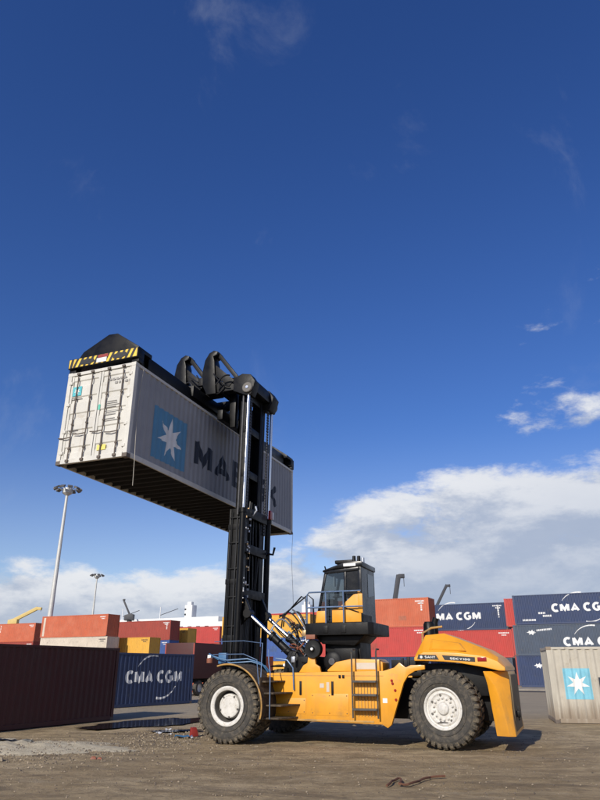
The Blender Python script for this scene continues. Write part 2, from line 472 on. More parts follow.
def stroke_quads(line, w):
    """thick mitred polyline -> verts, faces"""
    n = len(line); P_ = [Vector(p) for p in line]; v = []
    for i in range(n):
        d0 = (P_[i] - P_[i - 1]).normalized() if i else None
        d1 = (P_[i + 1] - P_[i]).normalized() if i < n - 1 else None
        d0 = d0 or d1; d1 = d1 or d0
        n0 = Vector((-d0.y, d0.x)); n1 = Vector((-d1.y, d1.x)); m = (n0 + n1)
        m = m.normalized() if m.length > 1e-4 else n0
        k = min(1 / max(.25, m.dot(n0)), 2.0)
        v += [tuple(P_[i] + m * w / 2 * k), tuple(P_[i] - m * w / 2 * k)]
    return v, [(2 * i, 2 * i + 1, 2 * i + 3, 2 * i + 2) for i in range(n - 1)]


def text_mesh(body, weight=.2):
    """word in block capitals: per letter a list of strokes (verts, faces), normalised to width 1 x height 1"""
    key = (body, weight)
    if key not in _txt:
        x = 0.0; out = []
        for ch_ in body:
            if ch_ == ' ': x += .34; continue
            w, strokes = GLYPH[ch_]
            out.append([stroke_quads([(x + p[0], p[1]) for p in st_], weight) for st_ in strokes])
            x += w + weight + .13
        allv = np.array([p for let in out for v_, _ in let for p in v_]); mn = allv.min(0); mx = allv.max(0)
        mn[1] = max(mn[1], -weight / 2); mx[1] = min(mx[1], 1 + weight / 2)
        res = []
        for let in out:
            res.append([])
            for v_, f_ in let:
                q = (np.array(v_) - mn) / (mx - mn); q[:, 1] = q[:, 1].clip(0, 1)
                res[-1].append((q.tolist(), f_))
        _txt[key] = res
    return _txt[key]


# ------------------------------------------------------------------ ground
GX0, GX1, GY0, GY1 = -13.0, 14.0, 9.0, 27.0


def ground_h(x, y):
    """centimetre unevenness of the packed earth near the machine, fading out round it"""
    fx = min(1, max(0, (x - GX0) / 3)) * min(1, max(0, (GX1 - x) / 3))
    fy = min(1, max(0, (y - GY0) / 3)) * min(1, max(0, (GY1 - y) / 4))
    h = mnoise.fractal(Vector((x * .45, y * .45, 3.1)), 1.0, 2.0, 5) * .028 - .012
    h += .010 * mnoise.noise(Vector((x * 4, y * 4, 1.0)))
    return min(h, .022) * fx * fy


def make_ground():
    def axis(a, b, step, lo, hi):
        core = list(np.arange(a, b + 1e-6, step))
        out = core[:]
        s = step; p = core[-1]
        while p < hi: s *= 1.6; p += s; out.append(min(p, hi))
        s = step; p = core[0]; pre = []
        while p > lo: s *= 1.6; p -= s; pre.append(max(p, lo))
        return pre[::-1] + out
    xs = axis(GX0, GX1, .10, -3000, 3000); ys = axis(GY0, GY1, .10, -400, 4000)
    v = []
    for y in ys:
        for x in xs:
            z = ground_h(x, y) if GX0 < x < GX1 and GY0 < y < GY1 else 0.0
            v.append((x, y, z))
    nx = len(xs)
    f = [(j * nx + i, j * nx + i + 1, (j + 1) * nx + i + 1, (j + 1) * nx + i) for j in range(len(ys) - 1) for i in range(nx - 1)]
    me = bpy.data.meshes.new('ground'); me.from_pydata(v, [], f); me.shade_smooth()
    o = bpy.data.objects.new('ground', me); col.objects.link(o); me.materials.append(M['ground'])
    tag(o, kind='structure')


make_ground()


def blob_outline(cx, cy, rx, ry, n, rough, seed, rot=0):
    pts = []
    for i in range(n):
        a = 2 * math.pi * i / n
        k = 1 + rough * mnoise.noise(Vector((math.cos(a) * 1.7 + seed, math.sin(a) * 1.7, seed * .7))) + rough * .6 * mnoise.noise(Vector((math.cos(a) * 5 + seed, math.sin(a) * 5, 2.0)))
        x, y = rx * k * math.cos(a), ry * k * math.sin(a)
        pts.append((cx + x * math.cos(rot) - y * math.sin(rot), cy + x * math.sin(rot) + y * math.cos(rot)))
    return pts


def puddle(cx, cy, rx, ry, seed, rot):
    b = MB(); p = blob_outline(cx, cy, rx, ry, 56, .55, seed, rot)
    b.add([(x, y, .026) for x, y in p], [tuple(range(len(p)))])
    tag(b.build('puddle', M['water'], smooth=0), kind='structure')


puddle(-5.35, 26.0, 3.1, 1.15, 1.3, R(58))
puddle(-3.9, 22.9, .75, .40, 4.1, R(20))


def sand_heap():
    """low spill of pale sand at the left"""
    cx, cy, rx, ry = -7.4, 18.4, 3.3, 1.75
    n, m_ = 72, 26; v = [(cx, cy, 0)]; f = []
    for j in range(1, m_ + 1):
        q = j / m_
        for i in range(n):
            a = 2 * math.pi * i / n
            k = 1 + .38 * mnoise.noise(Vector((math.cos(a) * 1.4, math.sin(a) * 1.4, 7.7))) + .16 * mnoise.noise(Vector((math.cos(a) * 6, math.sin(a) * 6, 1.7)))
            x = cx + rx * k * q * math.cos(a); y = cy + ry * k * q * math.sin(a)
            prof = (1 - q * q) ** 1.2
            lump = .5 + .9 * abs(mnoise.fractal(Vector((x * 1.1, y * 1.1, 5.5)), 1.0, 2.0, 5))
            v.append((x, y, .012 + .15 * prof * lump + .03 * mnoise.noise(Vector((x * 5, y * 5, 0))) * prof - .03 * q ** 8))
    v[0] = (cx, cy, .16)
    for i in range(n): f.append((0, 1 + i, 1 + (i + 1) % n))
    for j in range(1, m_):
        for i in range(n):
            a = 1 + (j - 1) * n + i; b = 1 + (j - 1) * n + (i + 1) % n
            f.append((a, a + n, b + n, b))
    mb = MB(); mb.add(v, f)
    o = mb.build('sand_heap', M['sand'], smooth=60)
    tag(o, 'low spill of pale sand on the brown ground beside the dark maroon container', 'sand', kind='stuff')


sand_heap()


def pebbles():
    """loose gravel and crumbs strewn over the earth: nobody could count them"""
    for nm, mat, n, seed in (('gravel', M['stone'], 3200, 3), ('dark_gravel', M['stone_dark'], 3600, 9)):
        r = random.Random(seed); b = MB()
        for i in range(n):
            k = r.random()
            if k < .2: x, y = r.gauss(-6.2, 1.8), r.gauss(17.6, 1.3); s = r.uniform(.008, .028)
            elif k < .3: x, y = r.gauss(-3.9, .9), r.gauss(20.9, 1.3); s = r.uniform(.008, .034)
            else: x, y = r.uniform(-10, 10), 9.5 + 13 * r.random() ** 1.3; s = .005 + .016 * r.random() ** 2.2
            z = max(ground_h(x, y) if GX0 < x < GX1 and GY0 < y < GY1 else 0, 0)
            e = ((x + 7.4) / 3.1) ** 2 + ((y - 18.4) / 1.6) ** 2
            if e < 1: z += .10 * (1 - e)
            a = r.uniform(0, 6.28); ca, sa = math.cos(a), math.sin(a)
            q = [(-1, -.6, -.3), (1, -.7, -.3), (.8, .8, -.3), (-.7, .7, -.3), (-.3, -.3, .7), (.5, .1, .6)]
            q = [(p[0] * r.uniform(.7, 1.3) * s, p[1] * r.uniform(.7, 1.3) * s, p[2] * s) for p in q]
            b.add([(x + p[0] * ca - p[1] * sa, y + p[0] * sa + p[1] * ca, z + p[2] + .003) for p in q],
                  [(0, 1, 4), (1, 5, 4), (1, 2, 5), (2, 3, 5), (3, 4, 5), (3, 0, 4)])
        o = b.build(nm, mat, smooth=0)
        tag(o, 'pale gravel crumbs strewn over the packed earth' if nm == 'gravel' else 'dark gravel crumbs strewn over the packed earth', 'gravel', kind='stuff')


pebbles()


# ------------------------------------------------------------------ shipping containers
W2 = 1.219
PITCH = (.072, .068, .072, .068); CD = .036


def corr_breaks(x0, x1):
    xs = [x0]; offs = [0.0]; x = x0; k = 0
    while x < x1 - 1e-6:
        x = min(x + PITCH[k % 4], x1)
        xs.append(x); offs.append((0.0, CD, CD, 0.0)[k % 4]); k += 1
    return xs, offs


def corr_off(xs, offs, x): return float(np.interp(x, xs, offs))


_cm = {}
def cmesh(key, fn, bevel=0.0, smooth=0):
    if key not in _cm: _cm[key] = fn().mesh(key[0], bevel, smooth)
    return _cm[key]


def side_mb(L, H):
    b = MB(); xs, of = corr_breaks(-L / 2 + .15, L / 2 - .15); z0, z1 = .15, H - .09
    v = []; f = []
    for x, o in zip(xs, of): v += [(x, -W2 + .012 + o, z0), (x, -W2 + .012 + o, z1)]
    for i in range(len(xs) - 1): f.append((2 * i, 2 * i + 2, 2 * i + 3, 2 * i + 1))
    return b.add(v, f)


def end_mb(L, H):
    b = MB(); xs, of = corr_breaks(-W2 + .16, W2 - .16); z0, z1 = .15, H - .1
    v = []; f = []
    for y, o in zip(xs, of): v += [(L / 2 - .02 - o, y, z0), (L / 2 - .02 - o, y, z1)]
    for i in range(len(xs) - 1): f.append((2 * i, 2 * i + 2, 2 * i + 3, 2 * i + 1))
    return b.add(v, f)


def roof_mb(L, H):
    b = MB(); xs, of = corr_breaks(-L / 2 + .12, L / 2 - .12); v = []; f = []
    for x, o in zip(xs, of): v += [(x, -W2 + .05, H - .03 - o * .5), (x, W2 - .05, H - .03 - o * .5)]
    for i in range(len(xs) - 1): f.append((2 * i, 2 * i + 2, 2 * i + 3, 2 * i + 1))
    return b.add(v, f)


def casting_mb():
    b = MB(); b.box(-.089, .089, -.081, .081, -.059, .059)
    return b


def star_outline(cx, cz, ro, ri, n=7, a0=90):
    return [(cx + (ro if i % 2 == 0 else ri) * math.cos(R(a0 + 180 * i / n)), cz + (ro if i % 2 == 0 else ri) * math.sin(R(a0 + 180 * i / n))) for i in range(2 * n)]


def on_side(name, verts2, faces, L, mat, parent, lift=.005, layer=None):
    """flat print (x,z) wrapped over the corrugated front side of a container"""
    xs, of = corr_breaks(-L / 2 + .15, L / 2 - .15)
    bm = bmesh.new()
    vs = [bm.verts.new((p[0], layer[i] * -.0012 if layer else 0, p[1])) for i, p in enumerate(verts2)]
    for f in faces:
        try: bm.faces.new([vs[i] for i in f])
        except ValueError: pass
    x0 = min(p[0] for p in verts2); x1 = max(p[0] for p in verts2)
    for x in xs:
        if x0 + 1e-4 < x < x1 - 1e-4:
            bmesh.ops.bisect_plane(bm, geom=bm.verts[:] + bm.edges[:] + bm.faces[:], plane_co=(x, 0, 0), plane_no=(1, 0, 0), dist=1e-5)
    for v in bm.verts: v.co.y += -W2 + .012 + corr_off(xs, of, v.co.x) - lift
    for f in bm.faces:
        f.normal_update()
        if f.normal.y > 0: f.normal_flip()
    me = bpy.data.meshes.new(name); bm.to_mesh(me); bm.free(); me.materials.append(mat)
    o = bpy.data.objects.new(name, me); col.objects.link(o); o.parent = parent
    return o


def put_text(body, x0, x1, z0, z1, L, mat, parent, embolden=.22, lift=.005):
    for let in text_mesh(body, embolden):
        v = []; f = []; lay = []
        for i, (sv, sf) in enumerate(let):
            k = len(v); v += [(x0 + p[0] * (x1 - x0), z0 + p[1] * (z1 - z0)) for p in sv]
            f += [tuple(j + k for j in q) for q in sf]; lay += [i] * len(sv)
        on_side('letter', v, f, L, mat, parent, lift, lay)


def swoosh(cx, cz, rx, rz, a0, a1, w, L, mat, parent):
    n = 14; v = []
    for i in range(n + 1):
        a = R(a0 + (a1 - a0) * i / n); ww = w * (.25 + .75 * (1 - i / n))
        v += [(cx + rx * math.cos(a), cz + rz * math.sin(a)), (cx + (rx - ww) * math.cos(a), cz + (rz - ww) * math.sin(a))]
    f = [(2 * i, 2 * i + 1, 2 * i + 3, 2 * i + 2) for i in range(n)]
    on_side('emblem_swoosh', v, f, L, mat, parent)


def cma_logo(parent, L, xc, zc, w, mat, H=2.9):
    h = w * .15
    put_text('CMA CGM', xc - w / 2, xc + w / 2, zc - h / 2, zc + h / 2, L, mat, parent, .34)
    swoosh(xc - .02 * w, zc - h * .2, w * .33, h * 1.95, 80, 150, .13, L, mat, parent)
    swoosh(xc + .10 * w, zc + h * .2, w * .33, h * 1.95, 260, 330, .13, L, mat, parent)


def maersk_logo(parent, L, sx0, sx1, sz0, sz1, tx0, tx1, tz0, tz1, blue, white, letters):
    on_side('emblem_panel', [(sx0, sz0), (sx1, sz0), (sx1, sz1), (sx0, sz1)], [(0, 1, 2, 3)], L, blue, parent, .004)
    cx, cz = (sx0 + sx1) / 2, (sz0 + sz1) / 2
    r = min(sx1 - sx0, sz1 - sz0) * .43
    on_side('emblem_star', star_outline(cx, cz, r, r * .40), [tuple(range(14))], L, white, parent, .008)
    put_text('MAERSK', tx0, tx1, tz0, tz1, L, letters, parent, .28)


def bird_logo(parent, L, x, z, s, mat, word=True):
    """small white bird-shaped emblem with a line of lettering beside it"""
    o = [(-.95, .05), (-.55, .16), (-.42, .42), (-.1, .22), (.22, .55), (.35, .22), (.75, .30), (.5, .05), (.95, -.02), (.45, -.15), (.25, -.50), (-.02, -.22), (-.45, -.42), (-.4, -.1)]
    on_side('emblem', [(x + p[0] * s, z + p[1] * s) for p in o], [tuple(range(len(o)))], L, mat, parent)
    if word: worn_print(parent, L, x + 1.05 * s, z + .22 * s, 9, mat, .17, False, 3, .05, .08)


def container(label, L, H, mat, loc, rz, group=None, far_end='panel', near_end='panel', name='shipping_container', detail=False, rails=None, cat='container'):
    """origin: centre of the underside; +x the long axis; the front side looks to -y"""
    t = empty(name, loc, rz); tag(t, label, cat, group)
    k = (L, H); rails = rails or mat
    sm = cmesh(('side_panel',) + k, lambda: side_mb(L, H))
    link_obj('side_panel', sm, mat, t)
    o = link_obj('side_panel', sm, mat, t); o.rotation_euler = (0, 0, math.pi)
    em = cmesh(('end_panel',) + k, lambda: end_mb(L, H))
    if far_end == 'panel': link_obj('end_panel', em, mat, t)
    if near_end == 'panel': o = link_obj('end_panel', em, mat, t); o.rotation_euler = (0, 0, math.pi)
    link_obj('roof', cmesh(('roof',) + k, lambda: roof_mb(L, H)), mat, t)
    link_obj('floor', cmesh(('floor',) + k, lambda: MB().box(-L / 2 + .1, L / 2 - .1, -W2 + .06, W2 - .06, .13, .16)), M['under'], t)
    post = cmesh(('corner_post',) + k, lambda: MB().box(-.075, .075, -.07, .07, .118, H - .118), .006)
    cast = cmesh(('corner_casting',), casting_mb, .012)
    for sx in (-1, 1):
        for sy in (-1, 1):
            o = link_obj('corner_post', post, rails, t); o.location = (sx * (L / 2 - .081), sy * (W2 - .076), 0)
            for z in (.059, H - .059):
                o = link_obj('corner_casting', cast, rails if z > 1 else M['casting'], t); o.location = (sx * (L / 2 - .089), sy * (W2 - .081), z)
    tr = cmesh(('top_rail',) + k, lambda: MB().box(-L / 2 + .178, L / 2 - .178, -.03, .03, H - .10, H - .012), .006)
    br = cmesh(('bottom_rail',) + k, lambda: MB().box(-L / 2 + .178, L / 2 - .178, -.025, .025, .02, .165), .006)
    for sy in (-1, 1):
        o = link_obj('top_rail', tr, rails, t); o.location = (0, sy * (W2 - .033), 0)
        o = link_obj('bottom_rail', br, rails, t); o.location = (0, sy * (W2 - .028), 0)
    he = cmesh(('header',) + k, lambda: MB().box(-.05, .05, -W2 + .16, W2 - .16, H - .11, H - .012), .006)
    si = cmesh(('sill',) + k, lambda: MB().box(-.05, .05, -W2 + .16, W2 - .16, .02, .155), .006)
    for sx in (-1, 1):
        o = link_obj('header', he, rails, t); o.location = (sx * (L / 2 - .055), 0, 0)
        o = link_obj('sill', si, rails, t); o.location = (sx * (L / 2 - .055), 0, 0)
    if detail:
        cm = cmesh(('cross_member',) + k, lambda: MB().box(-.025, .025, -W2 + .055, W2 - .055, .03, .128))
        n = int((L - .6) / .42)
        for i in range(n):
            o = link_obj('cross_member', cm, M['under'], t); o.location = (-L / 2 + .45 + i * (L - .9) / (n - 1), 0, 0)
    return t


def door_end(t, L, H, mat, stickers=True):
    """double doors with locking bars at the -x end"""
    xo = -L / 2 + .045
    z0, z1 = .16, H - .115
    for side in (1, -1):                                   # side +1 : left door as seen from outside
        ya, yb = (.012, W2 - .155) if side > 0 else (-W2 + .155, -.012)
        d = MB()
        # pressed panel with horizontal ribs
        nb = 5; hh = (z1 - z0) / nb; zs = [z0]; off = [0.0]
        for i in range(nb):
            a = z0 + i * hh
            zs += [a + hh * .30, a + hh * .36, a + hh * .64, a + hh * .70]; off += [0, .026, .026, 0]
        zs.append(z1); off.append(0)
        v = []; f = []
        yi, yj = ya + .07, yb - .07
        for z, o_ in zip(zs, off): v += [(xo + o_, yi, z), (xo + o_, yj, z)]
        for i in range(len(zs) - 1): f.append((2 * i, 2 * i + 1, 2 * i + 3, 2 * i + 2))
        d.add(v, f)
        d.box(xo - .014, xo + .035, ya, yi, z0, z1).box(xo - .014, xo + .035, yj, yb, z0, z1)
        door = d.build('door', mat, t, 0, 0)
        g = MB().box(xo - .010, xo + .03, ya - .011 if side > 0 else yb, ya if side > 0 else yb + .011, z0, z1)
        g.build('door_gasket', M['hazard_black'], door, 0, 0)
        for q in (.27, .76):
            y = ya + (yb - ya) * (q if side > 0 else 1 - q)
            rod = MB()
            pts = []
            zz = .07
            i = 0
            while zz < H - .03:
                pts.append((xo - .045 - .002 * math.sin(i * 1.9), y + .004 * math.sin(i * 2.3), zz)); zz += .19; i += 1
            rod.tube(pts, .019, 8)
            for z in (.45, 1.2, 2.0): rod.box(xo - .066, xo - .012, y - .03, y + .03, z - .022, z + .022)
            rod.box(xo - .085, xo - .005, y - .05, y + .05, .05, .12); rod.box(xo - .085, xo - .005, y - .05, y + .05, H - .11, H - .05)
            rod.build('lock_rod', M['casting'], door)
            h = MB(); yy = y + side * .02
            zh = .88 if q < .5 else .80
            h.tube([(xo - .06, y, zh), (xo - .075, y + .22, zh - .02), (xo - .06, y + .42, zh + .01)], .017, 6)
            h.build('door_handle', M['casting'], door)
        yh = yb if side > 0 else ya
        for z in (.35, 1.0, 1.85, H - .35):
            MB().box(xo - .055, xo + .005, yh - .05 if side > 0 else yh - .06, yh + .06 if side > 0 else yh + .05, z - .045, z + .045).build('hinge', mat, door, .006)
        if stickers:
            def plate(nm, y0, y1, za, zb, m_): MB().box(xo - .0185, xo - .0145, y0, y1, za, zb).build(nm, m_, door, 0, 0)
            if side > 0:
                plate('emblem_plate', .66, .98, 2.12, 2.42, M['teal'])
                st = MB(); pts = star_outline(.82, 2.27, .12, .05)
                st.add([(xo - .021, p[0], p[1]) for p in pts], [tuple(range(14))]).build('emblem_star', M['star_white'], door, 0, 0)
                plate('marking_line', .62, 1.0, 2.02, 2.05, M['letter_faint'])
                plate('marking_line', .62, .95, 1.02, 1.05, M['letter_faint'])
                plate('marking_line', .68, .95, .95, .97, M['letter_faint'])
            else:
                r = random.Random(5)
                for z in (2.50, 2.38):
                    y = -.30 if z > 2.4 else -.52
                    for i in range(5):
                        w = r.uniform(.06, .10); plate('marking_line', y - w, y, z - .07, z, M['letter_faint']); y -= w + .04
                for z in (1.78, 1.72, 1.66, 1.60, 1.48, 1.42, 1.36, 1.24, 1.18):
                    a = r.uniform(.28, .33); plate('marking_line', -a - r.uniform(.3, .62), -a, z - .02, z, M['letter_faint'])
                plate('yellow_sticker', -.46, -.16, .30, .46, M['sticker'])
                plate('green_sticker', -.10, -.025, 1.55, 1.72, M['green'])


def worn_print(parent, L, x, z, n, mat, h=.16, upright=False, seed=1, step=.05, slope=0.0):
    """a line of small stencilled marks too worn to read"""
    r = random.Random(seed); v = []; f = []
    for i in range(n):
        w = r.uniform(.08, .17); k = len(v)
        if upright: q = [(x, z), (x + h, z), (x + h, z + w), (x, z + w)]; z -= w + step
        else: q = [(x, z), (x + w, z + slope * w), (x + w, z + h + slope * w), (x, z + h)]; x += w + step; z += slope * (w + step)
        v += q; f.append((k, k + 1, k + 2, k + 3))
        on_side('worn_mark', q, [(0, 1, 2, 3)], L, mat, parent)


YA = R(-26)                                            # yard grid: long axis of the far rows


def hash_label(s_): return sum((i + 1) * ord(ch_) for i, ch_ in enumerate(s_))


PATCH = {}
for k_, m_ in list(M.items()):
    if k_.startswith('c_'):
        base = {'c_maroon': (.08, .016, .013), 'c_navy': (.035, .055, .12), 'c_slate': (.085, .10, .13), 'c_red': (.38, .07, .05), 'c_orange': (.42, .14, .08), 'c_brown': (.28, .07, .045), 'c_yellow': (.58, .36, .09), 'c_cream': (.52, .47, .40), 'c_blue': (.06, .11, .26)}.get(k_, (.4, .38, .34))
        PATCH[m_.name] = paint('repair_' + k_[2:], base, .7, var=.25, scale=3, dirt=.3, bump=.1)


def yard(label, corner, L, H, tier, mat, group=None, yaw=YA, which='right', zbase=0.0, **kw):
    """place by the foot of its front right (or left) corner"""
    ax = Vector((math.cos(yaw), math.sin(yaw), 0)); dp = Vector((-math.sin(yaw), math.cos(yaw), 0))
    c = Vector((corner[0], corner[1], 0)) + dp * W2 + ax * (L / 2) * (-1 if which == 'right' else 1)
    c.z = zbase + tier * H
    t = container(label, L, H, mat, c, yaw, group, **kw)
    r = random.Random(hash_label(label))
    mk_ = M['letter_white'] if mat not in (M['c_cream'], M['c_white'], M['c_yellow']) else M['letter_navy']
    worn_print(t, L, L / 2 - 1.45, H - .42, 7, mk_, .13, False, r.randint(1, 99), .035)
    worn_print(t, L, L / 2 - 1.15, H - .64, 4, mk_, .11, False, r.randint(1, 99), .03)
    if r.random() < .5 and mat is not M['c_white']:                                   # a welded repair patch
        px_ = r.uniform(-L * .35, L * .25); pz_ = r.uniform(.4, 1.3); pw = r.uniform(.5, 1.1); ph_ = r.uniform(.4, .8)
        on_side('repair_patch', [(px_, pz_), (px_ + pw, pz_), (px_ + pw, pz_ + ph_), (px_, pz_ + ph_)], [(0, 1, 2, 3)], L, PATCH[mat.name], t, .0045)
    return t


F40, F20, HC, STD = 12.19, 6.06, 2.9, 2.59
MU = math.atan2(.366, -.93)                              # heading of the machine
mU = Vector((-math.cos(R(21.5)), math.sin(R(21.5)), 0)); mN = Vector((-math.sin(R(21.5)), -math.cos(R(21.5)), 0))
mO = mU * 3.24 + mN * -19.3


def W(x, y, z=0.0): return mO + mU * x + mN * y + Vector((0, 0, z))


# --- the container in the air
CX, CY, CZ = 8.665, -.88, 7.23
lifted = container('long white container with blue star panel hanging high from the spreader, doors shut', F40, HC, M['c_white_shade'], W(CX, CY, CZ), R(68.5), near_end='door', detail=True, rails=M['c_door'])
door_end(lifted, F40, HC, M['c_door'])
s0 = -F40 / 2
maersk_logo(lifted, F40, s0 + 1.18, s0 + 3.08, .36, 1.98, s0 + 3.58, s0 + 10.45, .74, 1.72, M['star_blue2'], M['star_white'], M['letter_navy'])

# --- near ground containers
a = R(65)
ax = Vector((math.cos(a), math.sin(a), 0)); dp = Vector((-math.sin(a), math.cos(a), 0))
c = Vector((-7.17, 27.63, 0)) - ax * F40 / 2 + dp * W2
mar = container('dark maroon container standing in its own shade beside the sand spill', F40, STD, M['c_maroon'], c, a)
a = R(58)
ax = Vector((math.cos(a), math.sin(a), 0)); dp = Vector((-math.sin(a), math.cos(a), 0))
c = Vector((-6.13, 40.4, 0)) - ax * F20 / 2 + dp * W2
blu = container('short navy container with broken white lettering beyond the puddle', F20, STD, M['c_navy'], c, a)
cma_logo(blu, F20, -.05, 1.42, 4.3, M['letter_white'])
mk = yard('weathered white container with light blue star panel standing on the ground', (9.22, 26.0), F40, STD, 0, M['c_white'], yaw=R(-14), which='left')
s0 = -F40 / 2
maersk_logo(mk, F40, s0 + .48, s0 + 1.42, .80, 1.84, s0 + 1.68, s0 + 7.6, 1.0, 1.60, M['star_blue'], M['star_white'], M['letter_navy'])

# --- right-hand stack of three on its concrete edge
G3 = 'containers stacked in the yard'
zb = .10
rs = (21.75, 70.0)
kt = dict(group=G3, which='left', zbase=zb)
t3 = yard('navy container with white company lettering, top of the tallest right stack', (rs[0] + .25, rs[1] - .1), F40, HC, 2, M['c_navy'], **kt)
cma_logo(t3, F40, .40, 1.55, 5.6, M['letter_white'])
worn_print(t3, F40, -3.7, 1.0, 4, M['letter_white'], .18, seed=2); worn_print(t3, F40, -3.3, .72, 5, M['letter_white'], .18, seed=3)
worn_print(t3, F40, -5.3, .36, 8, M['letter_white'], .17, False, 4)
t2 = yard('slate container with white emblem and lettering, middle of the right stack', rs, F40, HC, 1, M['c_slate'], **kt)
bird_logo(t2, F40, -4.35, 2.15, .50, M['letter_white']); cma_logo(t2, F40, 1.45, 1.25, 5.8, M['letter_white'])
t1 = yard('navy container with white emblem, foot of the right stack behind the white container', rs, F40, HC, 0, M['c_navy'], **kt)
bird_logo(t1, F40, -4.05, 1.95, .50, M['letter_white'])
yard('red container edge showing behind the top navy container', (22.1, 73.2), F40, HC, 2, M['c_red'], group=G3, which='left', zbase=zb)

yard('red container carrying the red one behind the top navy container', (22.6, 73.2), F40, HC, 1, M['c_red'], group=G3, which='left', zbase=zb)
yard('brown container at the foot of the row behind the right stack', (22.6, 73.2), F40, HC, 0, M['c_brown'], group=G3, which='left', zbase=zb)

# --- middle stacks
m3 = yard('navy container with white company lettering on top of a red container', (23.03, 75.84), F40, HC, 2, M['c_navy'], group=G3)
cma_logo(m3, F40, .25, 1.55, 6.0, M['letter_white'])
worn_print(m3, F40, 5.15, 2.5, 7, M['letter_white'], .17, True, 5)
yard('bright red container under the lettered navy container', (23.35, 75.7), F40, HC, 1, M['c_red'], group=G3)
yard('slate container at the foot of the stack behind the yellow hood', (23.1, 75.8), F40, HC, 0, M['c_slate'], group=G3)
o3 = yard('faded orange container on top of the stack right of the cab', (13.37, 70.3), F40, HC, 2, M['c_orange'], group=G3)
worn_print(o3, F40, 5.2, 2.45, 6, M['letter_white'], .17, True, 6)
yard('bright red container under the faded orange container', (13.1, 70.4), F40, HC, 1, M['c_red'], group=G3)
yard('navy container at the foot of the orange topped stack', (13.2, 70.35), F40, HC, 0, M['c_navy'], group=G3)

# --- behind the mast and the cab
yard('red container topping a far stack between mast and cab', (5.2, 88.26), F40, HC, 2, M['c_red'], group=G3)
yard('brown container in the middle of the far stack between mast and cab', (5.2, 88.26), F40, HC, 1, M['c_brown'], group=G3)
yard('red container at the foot of the far stack between mast and cab', (5.2, 88.26), F40, HC, 0, M['c_red'], group=G3)
yard('yellow container topping the stack behind the mast', (1.2, 80.2), F40, STD, 2, M['c_yellow'], group=G3)
yard('blue container squeezed between two yellow ones behind the mast', (1.2, 80.2), F40, STD, 1, M['c_blue'], group=G3)
yard('yellow container at the foot of the stack behind the mast', (1.2, 80.2), F40, STD, 0, M['c_yellow'], group=G3)
yard('red container topping the stack left of the mast', (-14.1, 120.6), F40, HC, 2, M['c_red'], group=G3)
yard('orange container under the red one left of the mast', (-14.0, 120.5), F40, HC, 1, M['c_orange'], group=G3)
yard('maroon container at the foot of the stack left of the mast', (-14.1, 120.6), F40, HC, 0, M['c_maroon'], group=G3)

# --- left-hand stacks
yb = yard('yellow container with a dark end topping a stack by the ship', (-17.9, 109.6), F20, STD, 2, M['c_yellow'], group=G3)
yard('cream container under the yellow one by the ship', (-17.9, 109.6), F20, STD, 1, M['c_cream'], group=G3)
yard('maroon container at the foot of the stack by the ship', (-17.9, 109.6), F20, STD, 0, M['c_brown'], group=G3)
m2 = yard('brown red container with white end marking above the navy container row', (-19.93, 105.35), F40, HC, 2, M['c_brown'], group=G3)
worn_print(m2, F40, 5.3, 2.4, 6, M['letter_white'], .17, True, 7)
yard('blue container under the brown red one', (-19.93, 105.35), F40, HC, 1, M['c_blue'], group=G3)
yard('slate container at the foot of the brown red topped stack', (-19.93, 105.35), F40, HC, 0, M['c_slate'], group=G3)
yard('short yellow container in front of the blue one', (-20.69, 94.96), F20, HC, 1, M['c_yellow'], group=G3)
yard('short brown container carrying the short yellow one', (-20.69, 94.96), F20, HC, 0, M['c_brown'], group=G3)
l3 = yard('faded orange container lying on a cream container near the tall lamp', (-26.15, 92.79), F40, HC, 2, M['c_orange'], group=G3)
on_side('worn_marking', [(-5.75, .2), (-5.35, .2), (-5.35, 2.7), (-5.75, 2.7)], [(0, 1, 2, 3)], F40, M['c_cream'], l3)
yard('cream container under the faded orange one near the tall lamp', (-25.95, 92.7), F40, HC, 1, M['c_cream'], group=G3)
yard('maroon container at the foot of the stack near the tall lamp', (-26.0, 92.75), F40, HC, 0, M['c_maroon'], group=G3)
f3 = yard('rusty orange container with white stripe topping the stack beside the tall lamp', (-43.21, 111.79), F40, HC, 2, M['c_orange'], group=G3)
worn_print(f3, F40, -1.9, 2.5, 7, M['letter_white'], .17, True, 8)
yard('brown container under the rusty orange one with white stripe', (-43.21, 111.79), F40, HC, 1, M['c_brown'], group=G3)
yard('red container at the foot of the white striped stack', (-43.21, 111.79), F40, HC, 0, M['c_red'], group=G3)
g3 = yard('blue container with white patch at the far end of the yard', (-50.44, 117.93), F40, HC, 2, M['c_blue'], group=G3)
on_side('worn_marking', [(3.5, .3), (5.0, .3), (5.0, 1.4), (3.5, 1.4)], [(0, 1, 2, 3)], F40, M['letter_white'], g3)
yard('navy container under the blue one at the far end of the yard', (-50.44, 117.93), F40, HC, 1, M['c_navy'], group=G3)
yard('slate container at the foot of the stack at the far end', (-50.44, 117.93), F40, HC, 0, M['c_slate'], group=G3)
# --- beside the front wheel, seen over the puddle
a = R(66)
ax = Vector((math.cos(a), math.sin(a), 0)); dp = Vector((-math.sin(a), math.cos(a), 0))
c = Vector((-7.6, 58.0, 0)) + ax * F40 / 2 + dp * W2
br = container('orange brown container end standing behind the front wheel', F40, HC, M['c_orange'], c, a)

